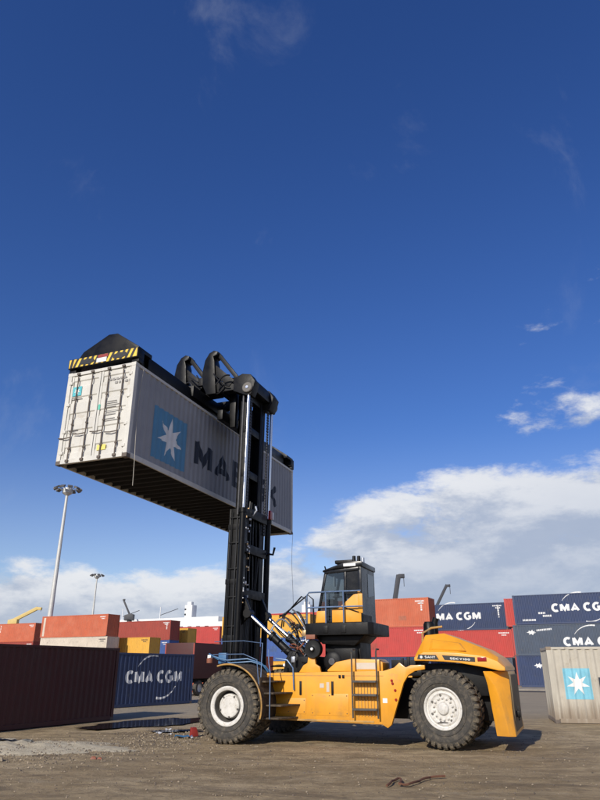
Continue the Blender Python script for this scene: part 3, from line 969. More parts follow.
# box trailer parked between the short navy container and the brown one
tt = empty('box_trailer', (-8.75, 50.5, 0), R(66)); tag(tt, 'dark maroon box trailer seen past the end of the short navy container', 'trailer')
MB().box(0, 11.0, -1.25, 1.25, 1.15, 3.55).build('box_body', M['c_maroon'], tt, .03)
MB().box(.1, 10.9, -.55, .55, .85, 1.14).build('chassis', M['under'], tt, .02)
for y_ in (-1.22, 1.22):
    MB().box(-.03, -.001, y_ - .05, y_ + .05, 1.15, 3.5).build('door_post', M['c_brown'], tt, .005)
for x_ in (1.1, 2.4):
    for y_ in (-1.0, 1.0):
        w_ = MB().lathe([(.28, -.15), (.48, -.15), (.52, -.1), (.52, .1), (.48, .15), (.28, .15)], (x_, y_, .52), 'y', 24).build('wheel', M['rubber'], tt)
        MB().lathe([(.28, -.15), (.26, -.05), (.0001, -.05)], (x_, y_, .52), 'y', 20).build('rim', M['rim'], w_)
        MB().lathe([(.28, .15), (.26, .05), (.0001, .05)], (x_, y_, .52), 'y', 20).build('rim', M['rim'], w_)
MB().box(-.02, .08, -1.15, 1.15, .45, .6).build('bumper', M['steel'], tt, .01)
for y_ in (-.95, .95): MB().box(-.04, -.021, y_ - .12, y_ + .12, .65, .78).build('tail_lamp', M['lens_red'], tt)

# concrete edge under the right stack
b = MB(); e0 = Vector((18.6, 63.6, 0)); axy = Vector((math.cos(YA), math.sin(YA), 0)); dpy = Vector((-math.sin(YA), math.cos(YA), 0))
q = [e0 - axy * 10, e0 + axy * 70, e0 + axy * 70 + dpy * 40, e0 - axy * 10 + dpy * 40]
b.prism([(p.x, p.y) for p in q], -.2, .10, 'z')
tag(b.build('pavement', M['concrete'], None, .02), kind='structure')
e1 = e0 - dpy * 4.5
b = MB(); q = [e1 - axy * 60, e1 + axy * 80, e1 + axy * 80 + dpy * 4.4, e1 - axy * 60 + dpy * 4.4]
b.add([(p.x, p.y, .006) for p in q], [(0, 1, 2, 3)])
tag(b.build('road', M['asphalt'], None, 0, 0), kind='structure')


# ------------------------------------------------------------------ the container handler (local: x forward, y near side, z up)
H_ = empty('container_handler', mO, math.atan2(mU.y, mU.x))
tag(H_, 'yellow heavy container handler with black mast holding a white container aloft', 'container handler')
P = M

LEAN = math.tan(R(0.9))
def lean(p): return Vector((p.x - (p.z - 1.0) * LEAN, p.y, p.z))


def wheel(cx, cy, side, kind, steer=0.0):
    Rr = .915
    w = empty('wheel', (cx, cy, Rr), steer); w.parent = H_
    hw = .275
    prof = [(.475, -.20), (.50, -.235), (.56, -.265), (.68, -.285), (.78, -.278), (.835, -.255), (.862, -.215), (.868, -.1), (.868, .1), (.862, .215), (.835, .255), (.78, .278), (.68, .285), (.56, .265), (.50, .235), (.475, .20)]
    t = MB().lathe(prof, (0, 0, 0), 'y', 72)
    for rr in (.60, .74):                                   # moulded rings on the sidewall
        t.lathe([(rr - .012, side * .272), (rr - .008, side * .292), (rr + .008, side * .292), (rr + .012, side * .272)], (0, 0, 0), 'y', 72)
    t.build('tyre', P['rubber'], w)
    tr = MB(); n = 34
    for k in range(n):
        for s in (-1, 1):
            a = 2 * math.pi * (k + (.5 if s > 0 else 0)) / n; da = 2 * math.pi / n * .31
            sl = .05
            def C(r, y, th): return (r * math.cos(th), y, r * math.sin(th))
            y0, y1, y2 = s * .02, s * .235, s * .272
            vs = []
            for th in (a - da, a + da):
                vs += [C(.85, y0, th + sl), C(.905, y0, th + sl), C(.915, y1 * .75, th), C(.905, y1, th), C(.862, y2 + s * .006, th), C(.785, s * .291, th), C(.785, s * .26, th), C(.85, y1 * .8, th)]
            m = 8
            fs = [tuple(range(m)), tuple(range(2 * m - 1, m - 1, -1))] + [((i + 1) % m, i, m + i, m + (i + 1) % m) for i in range(m)]
            tr.add(vs, fs)
    tr.build('tread', P['tread'], w, 0, 25)
    s = side
    if kind == 'front':
        rp = [(.475, s * .17), (.492, s * .225), (.488, s * .258), (.465, s * .266), (.425, s * .255), (.392, s * .235), (.385, s * .215)]
        MB().lathe(rp, (0, 0, 0), 'y', 64).build('rim', P['rim'], w)
        MB().lathe([(.385, s * .215), (.372, s * .10), (.36, -s * .12), (.10, -s * .12)], (0, 0, 0), 'y', 48).build('rim_well', P['rim_shade'], w)  # inside of the white rim, recess shade painted in by a darker colour
        hub = MB().lathe([(.31, -s * .12), (.30, s * .10), (.285, s * .125), (.25, s * .135), (.24, s * .128), (.18, s * .132), (.02, s * .134), (.0001, s * .134)], (0, 0, 0), 'y', 48)
        h = hub.build('hub', P['rim'], w)
        bl = MB()
        for k in range(5):
            a = 2 * math.pi * k / 5 + .9
            bl.lathe([(.0001, s * .16), (.022, s * .16), (.024, s * .12)], (.265 * math.cos(a), 0, .265 * math.sin(a)), 'y', 8)
        bl.build('hub_bolt', P['rim_shade'], h)
    else:
        rp = [(.475, s * .17), (.492, s * .23), (.488, s * .262), (.468, s * .268), (.44, s * .250), (.43, s * .215), (.40, s * .205), (.385, s * .225), (.355, s * .235), (.33, s * .215), (.30, s * .20), (.22, s * .205), (.15, s * .21), (.145, s * .235), (.13, s * .262), (.11, s * .272), (.0001, s * .275)]
        rim = MB().lathe(rp, (0, 0, 0), 'y', 64).build('rim', P['rim'], w)
        for k in range(14):
            a = 2 * math.pi * k / 14 + .2
            nb = MB().lathe([(.0001, s * .262), (.016, s * .262), (.019, s * .235), (.034, s * .232), (.036, s * .20)], (.245 * math.cos(a), 0, .245 * math.sin(a)), 'y', 8)
            nb.build('wheel_nut', P['rim'], rim)
        for k in range(7):
            a = 2 * math.pi * k / 7 + .5
            nb = MB().lathe([(.0001, s * .238), (.026, s * .238), (.027, s * .19)], (.315 * math.cos(a), 0, .315 * math.sin(a)), 'y', 8)
            nb.build('rim_stud', P['rim_shade'], rim)
        vv = MB().tube([(.33 * math.cos(-1.9), s * .225, .33 * math.sin(-1.9)), (.30 * math.cos(-1.5), s * .25, .30 * math.sin(-1.5)), (.36 * math.cos(-1.1), s * .25, .36 * math.sin(-1.1))], .012, 6)
        vv.build('valve_pipe', P['rim_shade'], rim)
    return w


wheel(5.52, 2.10, 1, 'front'); wheel(5.52, 1.47, 1, 'front')
wheel(5.52, -2.10, -1, 'front'); wheel(5.52, -1.47, -1, 'front')
wheel(-.06, 1.21, 1, 'rear', R(-8)); wheel(-.06, -1.21, -1, 'rear', R(-8))

# axles and underbody
MB().tube([(5.52, -2.2, .915), (5.52, 2.2, .915)], .20, 16).box(5.2, 5.84, -.55, .55, .55, 1.3).build('front_axle', P['dust_black'], H_, .02)
MB().tube([(-.06, -1.1, .9), (-.06, 1.1, .9)], .13, 12).box(-.35, .25, -.5, .5, .6, 1.25).build('rear_axle', P['dust_black'], H_, .02)

# chassis: side beams with the slanting rear edge in front of the rear wheel
ch = [(4.78, .56), (1.54, .52), (1.40, .44), (1.30, .52), (.93, 1.50), (.80, 1.68), (.62, 1.78), (.36, 1.82), (.36, 1.92), (.72, 1.92), (.86, 1.86), (1.02, 1.98), (1.16, 1.86), (1.45, 1.78), (4.78, 1.72)]
for s in (1, -1):
    y0, y1 = (1.32, 1.45) if s > 0 else (-1.45, -1.32)
    MB().prism(ch, y0, y1, 'y').build('chassis_side', P['yellow'], H_, .012)
fr = MB().box(1.5, 6.0, -1.318, 1.318, .62, 1.70) if False else MB().box(1.5, 4.7, -1.318, 1.318, .66, 1.66)
fr.box(4.705, 6.1, -.85, .85, .66, 1.60).box(-1.2, 1.495, -.72, .72, .62, 1.60)
fr.build('chassis_frame', P['satin'], H_, .02)
MB().box(1.6, 4.6, -1.30, 1.30, 1.665, 1.735).build('deck', P['dusty_yellow'], H_, .01)
MB().box(.5, 1.4, -.85, .85, 1.66, 1.80).build('engine_deck', P['satin'], H_, .01)
# lower kick line, access marks and lifting eyes along the side
MB().box(1.75, 4.72, 1.4525, 1.462, .555, .60).build('side_skirt', P['dusty_yellow'], H_, .003)
for x in (3.77, 2.86):
    MB().box(x - .03, x + .03, 1.4525, 1.475, 1.18, 1.52).build('grab_slot', P['satin'], H_, .004)
MB().box(3.10, 3.22, 1.4525, 1.457, 1.36, 1.47).build('side_plate', P['c_cream'], H_, .0)
MB().box(2.95, 3.03, 1.4525, 1.457, 1.26, 1.50).build('side_plate', P['c_cream'], H_, .0)
MB().box(1.38, 1.50, 1.4525, 1.457, 1.02, 1.13).build('side_plate', P['white'], H_, .0)
for x, z in ((1.22, 1.48), (1.16, 1.32), (1.15, 1.10), (1.24, 1.55)):
    MB().lathe([(.0001, .03), (.03, .03), (.034, 0)], (x, 1.451, z), 'y', 10).build('side_fitting', P['lens_red'], H_)
for x in (2.65, 2.55):
    MB().box(x - .03, x + .03, 1.4525, 1.475, 1.60, 1.68).build('side_marker', P['satin'], H_, .004)
for x0_, x1_, z0_, z1_ in ((3.62, 4.62, .72, 1.10), (2.42, 3.48, .70, 1.22)):
    pn = MB().box(x0_, x1_, 1.4515, 1.459, z0_, z1_).build('access_panel', P['yellow'], H_, .003)
    for x_ in (x0_ + .05, (x0_ + x1_) / 2, x1_ - .05):
        for z_ in (z0_ + .05, z1_ - .05):
            MB().lathe([(.0001, .011), (.012, .010), (.015, 0)], (x_, 1.459, z_), 'y', 6).build('panel_bolt', P['dark_steel'], pn)
MB().box(1.46, 4.74, 1.4505, 1.456, 1.655, 1.668).build('weld_seam', P['dusty_yellow'], H_)
MB().box(2.33, 2.337, 1.4505, 1.454, .60, 1.64).build('weld_seam', P['dusty_yellow'], H_)
# battery and tank box raised above the deck beside the ladder
tb = [(1.50, 1.76), (1.50, 1.98), (1.60, 2.06), (2.35, 2.08), (2.80, 2.00), (3.05, 1.80), (3.05, 1.76)]
MB().prism(tb, .55, 1.30, 'y').build('hydraulic_tank', P['yellow'], H_, .02)
MB().box(1.70, 2.22, 1.302, 1.308, 1.82, 1.98).build('tank_plate', P['c_cream'], H_)
MB().prism([(3.30, 1.74), (3.95, 1.74), (3.82, 1.92), (3.70, 1.98), (3.66, 2.24), (3.58, 2.30), (3.50, 2.24), (3.46, 1.95), (3.34, 1.88)], 1.02, 1.12, 'y').build('pivot_bracket', P['yellow'], H_, .01)
MB().box(.70, 1.35, -.9, .95, 1.80, 2.05).box(.85, .92, .9, 1.0, 1.82, 2.12).box(1.02, 1.08, .9, 1.0, 1.82, 2.10).build('cooler_pack', P['satin'], H_, .01)

# hood
secs = [(.62, 2.02, 2.10, 2.14, 1.30), (.38, 2.02, 2.22, 2.66, .98), (-.12, 2.0, 2.22, 2.70, .98), (-.50, 1.97, 2.20, 2.56, 1.0), (-1.16, 1.86, 2.12, 2.30, 1.10), (-1.46, 1.79, 2.00, 2.10, 1.18), (-1.62, 1.785, 1.86, 1.90, 1.20)]
hb = MB(); v = []; f = []
for x, zb_, zm, zt, wt_ in secs: v += [(x, 1.45, zb_), (x, 1.45, zm), (x, wt_, zt), (x, -wt_, zt), (x, -1.45, zm), (x, -1.45, zb_)]
n = len(secs)
for i in range(n - 1):
    for j in range(6):
        a_, b_ = i * 6 + j, i * 6 + (j + 1) % 6
        f.append((a_, b_, b_ + 6, a_ + 6))
f += [tuple(range(6)), tuple(range(6 * n - 1, 6 * n - 7, -1))]
hood = hb.add(v, f).build('hood', P['yellow'], H_, .022, 16)
# raised side scoop on the hood slope
sc = MB(); sc.add([(.24, 1.40, 2.27), (-.72, 1.40, 2.25), (-.55, 1.18, 2.45), (.20, 1.12, 2.56), (.14, 1.42, 2.33), (-.66, 1.415, 2.29), (-.52, 1.24, 2.44), (.14, 1.18, 2.54)],
                 [(3, 2, 1, 0), (4, 5, 6, 7), (0, 1, 5, 4), (1, 2, 6, 5), (2, 3, 7, 6), (3, 0, 4, 7)])
sc.build('hood_scoop', P['yellow'], hood, .01)
MB().prism([(.54, 2.06), (-.02, 2.045), (.05, 2.16), (.50, 2.175)], 1.4515, 1.456, 'y').build('name_plate', P['hazard_black'], hood, 0, 0)
MB().prism([(-.16, 2.04), (-.92, 1.99), (-.92, 2.10), (-.10, 2.155)], 1.4515, 1.456, 'y').build('model_plate', P['hazard_black'], hood, 0, 0)


def side_text(body, x0, x1, z0, z1, dz, y, mat, parent, emb=.22):
    """word on the near side of the machine; reads towards -x"""
    for let in text_mesh(body, emb):
        b = MB()
        for i, (sv, sf) in enumerate(let):
            b.add([(x0 + p[0] * (x1 - x0), y + i * .0008, z0 + p[1] * (z1 - z0) + dz * p[0]) for p in sv], sf)
        me = bpy.data.meshes.new('letter'); me.from_pydata(b.v, [], b.f); me.materials.append(mat)
        o = bpy.data.objects.new('letter', me); col.objects.link(o); o.parent = parent


side_text('SANY', .34, .07, 2.085, 2.145, -.008, 1.459, P['letter_white'], hood, .24)
side_text('SDCY100', -.30, -.80, 2.05, 2.10, -.03, 1.459, P['letter_white'], hood, .24)
MB().lathe([(.0001, 1.458), (.034, 1.458)], (.43, 0, 2.113), 'y', 10).build('emblem', P['letter_white'], hood, 0, 0)
MB().box(-1.20, -.98, 1.452, 1.47, 2.005, 2.10).build('tail_lamp', P['lens_red'], hood, .006)
# engine bay behind the rear wheel
MB().box(-1.25, .55, -1.0, 1.0, 1.2, 1.96).build('engine_block', P['satin'], H_, .02)
# counterweight with flared corners
cw = MB(); v = []; f = []
lv = [(1.775, -1.08, -1.11, 1.44, -1.64, 1.03), (1.62, -1.12, -1.22, 1.39, -1.65, 1.06), (1.45, -1.15, -1.33, 1.34, -1.66, 1.10), (1.22, -1.17, -1.41, 1.31, -1.66, 1.15),
      (.95, -1.19, -1.47, 1.30, -1.66, 1.20), (.65, -1.22, -1.52, 1.31, -1.67, 1.28), (.34, -1.25, -1.56, 1.34, -1.70, 1.36)]
for z, xi, xc, yi_, xr, yc in lv: v += [(xi, yi_, z), (xc, 1.44, z), (xr, yc, z), (xr, -yc, z), (xc, -1.44, z), (xi, -yi_, z)]
for i in range(len(lv) - 1):
    for j in range(6):
        a_, b_ = i * 6 + j, i * 6 + (j + 1) % 6
        f.append((a_, b_, b_ + 6, a_ + 6))
f += [tuple(range(6)), tuple(range(6 * len(lv) - 1, 6 * len(lv) - 7, -1))]
cwo = cw.add(v, f).build('counterweight', P['yellow'], H_, .012, 20)
MB().box(-1.695, -1.62, -1.02, 1.02, .40, 1.7).build('rear_grille', P['rear_dust'], cwo, .02)
MB().box(-1.80, -1.66, .5, .66, .72, .86).box(-1.77, -1.73, .55, .61, .64, .96).build('tow_pin', P['satin'], cwo, .01)
# exhaust and air intake standing behind the hood nose
MB().tube([(.35, -.35, 2.3), (.35, -.35, 3.05), (.30, -.35, 3.18)], .09, 14).build('exhaust_pipe', P['satin'], H_)
MB().lathe([(.0001, .0), (.16, 0), (.16, .42), (.12, .5), (.0001, .5)], (.42, .15, 2.55), 'z', 18).build('air_filter', P['satin'], H_)
MB().tube([(.52, .75, 2.35), (.50, .75, 2.72), (.25, .75, 2.85), (-.05, .75, 2.88)], .028, 8).build('hood_handrail', P['dusty_yellow'], H_)

# ladder on the side
lad = MB()
for x in (1.60, 2.27): lad.tube([(x, 1.58, .66), (x, 1.58, 1.80), (x, 1.58, 2.24), (x, 1.50, 2.31), (x, 1.30, 2.31)], .022, 8)
lado = lad.build('ladder', P['dark_steel'], H_)
for z in (1.52, 1.20, .86): MB().box(1.61, 2.26, 1.49, 1.68, z - .02, z + .03).build('rung', P['dark_steel'], lado, .005)
gr = MB()
for i in range(6): gr.box(1.72 + i * .085, 1.735 + i * .085, 1.463, 1.472, .70, 1.48)
gr.build('ladder_backing', P['dusty_yellow'], lado)

# front fenders, steps and grab rails
for s in (1, -1):
    out = arc(5.52, .915, 1.04, 72, 196, 22); inn = arc(5.52, .915, 1.01, 196, 72, 22)
    y0, y1 = (1.16, 2.40) if s > 0 else (-2.40, -1.16)
    fo = MB().prism(out + inn, y0, y1, 'y').build('front_fender', P['dust_black'], H_, 0, 30)
    e = MB().tube([(x, s * 2.40, z) for x, z in arc(5.52, .915, 1.03, 72, 196, 22)], .022, 6)
    e.build('fender_edge', P['dusty_yellow'], fo)
for z, xr in ((1.52, 4.22), (1.235, 4.0), (.945, 3.78), (.64, 3.84)):
    st = MB().prism([(4.66, 1.455), (xr, 1.455), (xr + .26, 2.18), (4.60, 2.18)], z - .025, z + .012, 'z')
    st.build('step', P['dust_black'], H_, .004)
MB().box(4.60, 4.66, 1.455, 2.28, .55, 1.62).build('step_side_plate', P['dust_black'], H_, .004)
MB().tube([(4.35, 2.20, .62), (4.35, 2.20, 1.75), (4.42, 2.14, 1.98), (4.5, 2.0, 2.32)], .015, 8).build('grab_rail', P['rail_sky_tint'], H_)
MB().tube([(3.95, 1.50, 1.30), (3.98, 1.50, 1.85), (4.15, 1.50, 2.05), (4.5, 1.50, 2.10)], .02, 8).build('grab_rail', P['rail_sky_tint'], H_)
MB().tube([(4.62, 2.3, 1.3), (4.70, 2.3, 2.05), (5.1, 2.3, 2.20), (6.2, 2.0, 2.20)], .012, 6).build('grab_rail', P['rail_sky_tint'], H_)
MB().tube([(4.62, 2.2, 1.6), (4.68, 2.0, 2.48), (5.4, 1.7, 2.56), (6.5, 1.4, 2.56)], .012, 6).build('grab_rail', P['rail_sky_tint'], H_)

# ---- mast
for s in (1, -1):
    y0, y1 = (.50, .80) if s > 0 else (-.80, -.50)
    o = MB().box(6.07, 6.13, y0, y1, .75, 6.62).box(6.53, 6.59, y0, y1, .75, 6.62).box(6.13, 6.53, y1 - .05 if s > 0 else y0, y1 if s > 0 else y0 + .05, .75, 6.62)
    # gusset where the tilt cylinder pulls
    o.prism([(6.07, 3.05), (5.78, 3.30), (5.78, 3.52), (6.07, 4.1)], y0 + .08, y1 - .08, 'y')
    o.xf(lean).build('outer_mast_column', P['black'], H_, .012)
    yi0, yi1 = (.36, .58) if s > 0 else (-.58, -.36)
    MB().box(6.16, 6.50, yi0, yi1, 1.0, 10.9).xf(lean).build('inner_mast_column', P['black'], H_, .012)
    # lift cylinder, chrome rod and chain
    yc = .90 if s > 0 else -1.04
    cy = MB().tube([(6.05, yc, .95), (6.05, yc, 6.55)], .10, 16).lathe([(.10, 0), (.13, .0), (.13, .14), (.09, .14)], (6.05, yc, 6.45), 'z', 16)
    cyo = cy.xf(lean).build('lift_cylinder', P['black'], H_)
    MB().tube([(6.05, yc, 6.5), (6.05, yc, 10.75)], .056, 14).xf(lean).build('rod', P['chrome'], cyo)
    chn = MB()
    for k, yy in enumerate((s * .67, s * .745)):
        z = 6.0
        while z < 10.7:
            chn.box(6.02, 6.06, yy - .022, yy + .022, z, z + .075); z += .105
    chn.xf(lean).build('lift_chain', P['chain'], H_)
    MB().tube([(6.26, s * .86, 6.4), (6.26, s * .86, 10.7)], .034, 8).xf(lean).build('hose_pipe', P['chain'], H_)
    # plates of the mast head with the sheave
    pl = MB().prism([(5.88, 10.90), (5.95, 10.72), (6.12, 10.72), (6.62, 10.95), (6.62, 11.42), (6.30, 11.55), (5.98, 11.48), (5.80, 11.2)], s * .60, s * .98 if s > 0 else -1.12, 'y').xf(lambda p: p - Vector((0, 0, .22)))
    sy = .98 if s > 0 else -1.12
    hp = pl.xf(lean).build('mast_head', P['satin'], H_, .015)
    MB().lathe([(.0001, sy + s * .07), (.17, sy + s * .07), (.19, sy + s * .05), (.19, sy + s * .005)], (6.06, 0, 10.76), 'y', 24).xf(lean).build('sheave', P['rim_shade'], hp)
    MB().lathe([(.0001, sy + s * .09), (.05, sy + s * .09), (.05, sy + s * .07)], (6.06, 0, 10.76), 'y', 12).xf(lean).build('sheave_pin', P['chrome'], hp)
for z0, z1, nm in ((1.0, 1.35, 'outer_cross_beam'), (3.85, 4.12, 'outer_cross_beam'), (5.22, 5.50, 'outer_cross_beam'), (6.36, 6.66, 'outer_cross_beam')):
    MB().box(5.98, 6.06, -.82, .82, z0, z1).xf(lean).build(nm, P['satin'], H_, .012)
for z0, z1 in ((7.75, 8.0), (9.3, 9.55), (10.5, 10.74)):
    MB().box(6.18, 6.40, -.59, .59, z0, z1).xf(lean).build('inner_cross_beam', P['black'], H_, .012)
MB().prism([(5.92, 10.75), (6.55, 10.75), (6.55, 11.16), (5.92, 11.16)], -1.11, .97, 'y').xf(lean).build('mast_crosshead', P['black'], H_, .03)
# centre plate between the columns closing the view through the mast
MB().box(6.42, 6.46, -.35, .35, 3.9, 6.6).xf(lean).build('mast_guard', P['black'], H_)
MB().box(6.42, 6.46, -.35, .35, 6.7, 10.4).xf(lean).build('mast_guard', P['black'], H_)
fit = random.Random(4)
for k in range(34):
    z = fit.uniform(3.3, 6.6); y = fit.choice((.84, .70, .55, .62))
    MB().box(5.93, 5.985, y - .025, y + .025, z, z + fit.uniform(.03, .07)).xf(lean).build('pipe_clamp', fit.choice((P['steel'], P['brass'], P['white'], P['steel'])), H_)
MB().tube([(6.0, .3, 6.45), (5.86, .3, 6.62), (5.90, .3, 6.75)], .035, 8).xf(lean).build('hose_stub', P['steel'], H_)
MB().tube([(5.97, -.82, 5.40), (5.80, -.98, 5.38), (5.75, -1.0, 5.62)], .04, 8).xf(lean).build('hook_bracket', P['satin'], H_)
MB().box(5.85, 5.93, -.95, -.78, 6.55, 6.85).xf(lean).build('mast_lamp', P['lens_red'], H_, .01)
MB().box(5.84, 5.93, -1.06, -.955, 6.57, 6.82).xf(lean).build('mast_reflector', P['white'], H_, .01)
for k, (x, r_) in enumerate(((6.18, .022), (6.27, .03), (6.45, .018))):
    MB().tube([(x, .83, 1.6), (x + .01, .83, 3.4), (x, .83, 5.2), (x, .83, 6.5)], r_, 8).xf(lean).build('mast_pipe', P['hose'] if k != 2 else P['satin'], H_)
for z in (2.2, 3.0, 3.85, 4.7, 5.5, 6.3):
    MB().box(6.10, 6.52, .801, .855, z, z + .035).xf(lean).build('pipe_bracket', P['satin'], H_, .003)
for z in (2.6, 4.25, 5.95):
    MB().box(6.06, 6.60, .80, .812, z, z + .16).xf(lean).build('mast_seam_plate', P['satin'], H_, .003)
# hoses running up the back of the mast
for k in range(5):
    y = -.42 + k * .2
    pts = [(6.10 - .03 * math.sin(i * .9 + k), y + .03 * math.sin(i * 1.3 + k * 2), 1.2 + i * .52) for i in range(12)]
    MB().tube(pts, .026, 6).xf(lean).build('mast_hose', P['hose'], H_)
# tilt cylinders
for s in (1, -1):
    p0 = Vector((5.78, s * .66, 3.38)); p1 = Vector((4.25, s * .66, 2.12)); d = (p1 - p0)
    cy = MB().tube([p0 + d * .52, p1], .115, 14).tube([p0 + d * .50, p0 + d * .55], .14, 14)
    cyo = cy.build('tilt_cylinder', P['satin'], H_)
    MB().tube([p0, p0 + d * .55], .062, 12).build('rod', P['chrome'], cyo)
    MB().lathe([(.0001, -.14), (.13, -.14), (.13, .14), (.0001, .14)], tuple(p0), 'y', 14).build('clevis', P['satin'], cyo)
    MB().prism([(4.55, 1.70), (3.95, 1.70), (4.02, 2.05), (4.15, 2.28), (4.35, 2.30), (4.48, 2.08)], s * .66 - .18, s * .66 + .18, 'y').build('cylinder_bracket', P['satin'], H_, .01)
    MB().tube([p0 + d * .5 + Vector((0, 0, .16)), p1 + Vector((.1, 0, .20))], .03, 8).build('pipe', P['hose_blue'], cyo)

# ---- carriage and spreader
car = MB()
for s in (1, -1): car.box(6.62, 6.86, s * .34 - .12, s * .34 + .12, 9.6, 11.5)
car.box(6.86, 7.06, -.95, .95, 9.75, 10.1).box(6.86, 7.06, -.95, .95, 10.75, 11.15)
for s in (1, -1): car.box(7.06, 8.35, s * .62 - .09, s * .62 + .09, 10.72, 11.08)
car.build('carriage', P['black'], H_, .02)
ztop = CZ + HC
sp = MB().box(7.72, 8.98, -6.55, 4.75, ztop + .16, ztop + .46)
sp.box(7.60, 7.72, -6.2, 4.4, ztop + .10, ztop + .52).box(8.98, 9.10, -6.2, 4.4, ztop + .10, ztop + .52)
sp.box(7.50, 9.2, -1.9, 1.9, ztop + .20, ztop + .60)
spo = sp.build('spreader_beam', P['black'], H_, .02)
for s, yo in ((1, CY + F40 / 2), (-1, CY - F40 / 2)):
    yi = yo - s * .32; yf = yo + s * .02
    ya, yb2 = sorted((yi, yf))
    eb = MB().box(CX - 1.25, CX + 1.25, ya, yb2, ztop + .14, ztop + .46)
    yh0, yh1 = sorted((yo - s * .04, yo - s * .75))
    eb.prism([(CX - 1.22, ztop + .40), (CX + 1.0, ztop + .40), (CX + .80, ztop + .68), (CX - .08, ztop + 1.12), (CX - .40, ztop + 1.10), (CX - 1.22, ztop + .52)], yh0, yh1, 'y')
    ebo = eb.build('spreader_end_beam', P['black'], H_, .015)
    for sx in (-1, 1):
        cxx = CX + sx * (W2 - .085)
        tl = MB().box(cxx - .12, cxx + .12, ya + .02, ya + .26, ztop + .02, ztop + .16).tube([(cxx, (ya + yb2) / 2 - s * .02, ztop - .05), (cxx, (ya + yb2) / 2 - s * .02, ztop + .05)], .045, 8)
        tl.build('twistlock', P['satin'], ebo, .01)
    # hazard stripes on the outer face
    y = yf + s * .006; n = 13; w = 2.44 / n; z0, z1 = ztop + .165, ztop + .44
    MB().box(CX - 1.225, CX + 1.225, min(y - s * .004, y), max(y - s * .004, y), z0, z1).build('hazard_plate', P['hazard_yellow'], ebo, 0, 0)
    for i in range(n):
        xa = CX - 1.22 + i * w; yy0, yy1 = sorted((y + s * .001, y + s * .004))
        sl = .12 if i < n - 1 else .05
        MB().prism([(xa + .02 + sl, z0), (xa + .02 + w * .5 + sl, z0), (xa + .02 + w * .5, z1), (xa + .02, z1)], yy0, yy1, 'y').build('hazard_stripe', P['hazard_black'], ebo, 0, 0)
    yy0, yy1 = sorted((y + s * .006, y + s * .012))
    MB().box(CX - .16, CX + .20, yy0, yy1, z0 + .02, z0 + .16).build('warning_plate', P['white'], ebo, 0, 0)
    MB().box(CX - .20, CX + .16, yy0, yy1, z0 + .165, z1 - .01).build('warning_plate', P['red_plastic'], ebo, 0, 0)
    for xx in (CX - .62, CX + .55):
        MB().prism([(xx - .28, z0 + .10), (xx - .1, z0 + .03), (xx + .22, z0 + .06), (xx + .26, z0 + .17), (xx + .05, z0 + .22), (xx - .22, z0 + .2)], yy0, yy1, 'y').build('beam_opening', P['hazard_black'], ebo, 0, 0)
# goosenecks with hose bundles over the spreader
for (gx, gy, gz) in ((8.62, .85, 11.0), (7.45, .85, 10.98)):
    o_ = [(gx + .02, gz - .28), (gx + .20, gz + .10), (gx + .24, gz + .62), (gx + .16, gz + 1.08), (gx + .0, gz + 1.34), (gx - .18, gz + 1.42), (gx - .34, gz + 1.36), (gx - .30, gz + 1.22), (gx - .16, gz + 1.18), (gx - .22, gz + .98), (gx - .26, gz + .5), (gx - .34, gz - .28)]
    g = MB().prism(o_, gy - .22, gy + .22, 'y').build('gooseneck', P['black'], H_, .02)
    MB().bar((gx - .25, gy, gz + 1.36), (gx - 1.15, gy, gz + .16), .16, .14).build('gooseneck_brace', P['satin'], g, .01)
    MB().bar((gx - .15, gy, gz + .75), (gx - .9, gy, gz + .05), .26, .30).build('gooseneck_brace', P['satin'], g, .01)
    MB().box(gx + .20, gx + .40, gy - .12, gy + .2, gz + .12, gz + .42).build('junction_box', P['white'] if gx > 8 else P['satin'], g, .01)
MB().box(6.3, 7.5, .58, .95, 10.78, 11.16).build('head_arm', P['satin'], H_, .02)
hr = random.Random(11)
for k in range(16):
    x0 = hr.uniform(7.0, 8.6); y0 = hr.uniform(.2, 1.2); x1 = x0 - hr.uniform(.4, 1.2); y1 = y0 + hr.uniform(-.3, .3)
    z0 = hr.uniform(10.75, 11.6); z1 = hr.uniform(10.7, 11.3); sag = hr.uniform(-.35, .45)
    pts = [(x0 + (x1 - x0) * t_, y0 + (y1 - y0) * t_, z0 + (z1 - z0) * t_ + sag * 4 * t_ * (1 - t_)) for t_ in [i / 9 for i in range(10)]]
    MB().tube(pts, hr.uniform(.022, .04), 6).build('spreader_hose', P['hose'] if k % 4 else P['steel'], H_)
for k in range(8):
    x0 = hr.uniform(7.0, 8.7); y0 = hr.uniform(.3, 1.15); z0 = hr.uniform(10.72, 11.4); s_ = hr.uniform(.06, .14)
    MB().box(x0, x0 + s_ * 1.6, y0, y0 + s_, z0, z0 + s_).build('valve_block', hr.choice((P['satin'], P['steel'], P['satin'])), H_, .008)

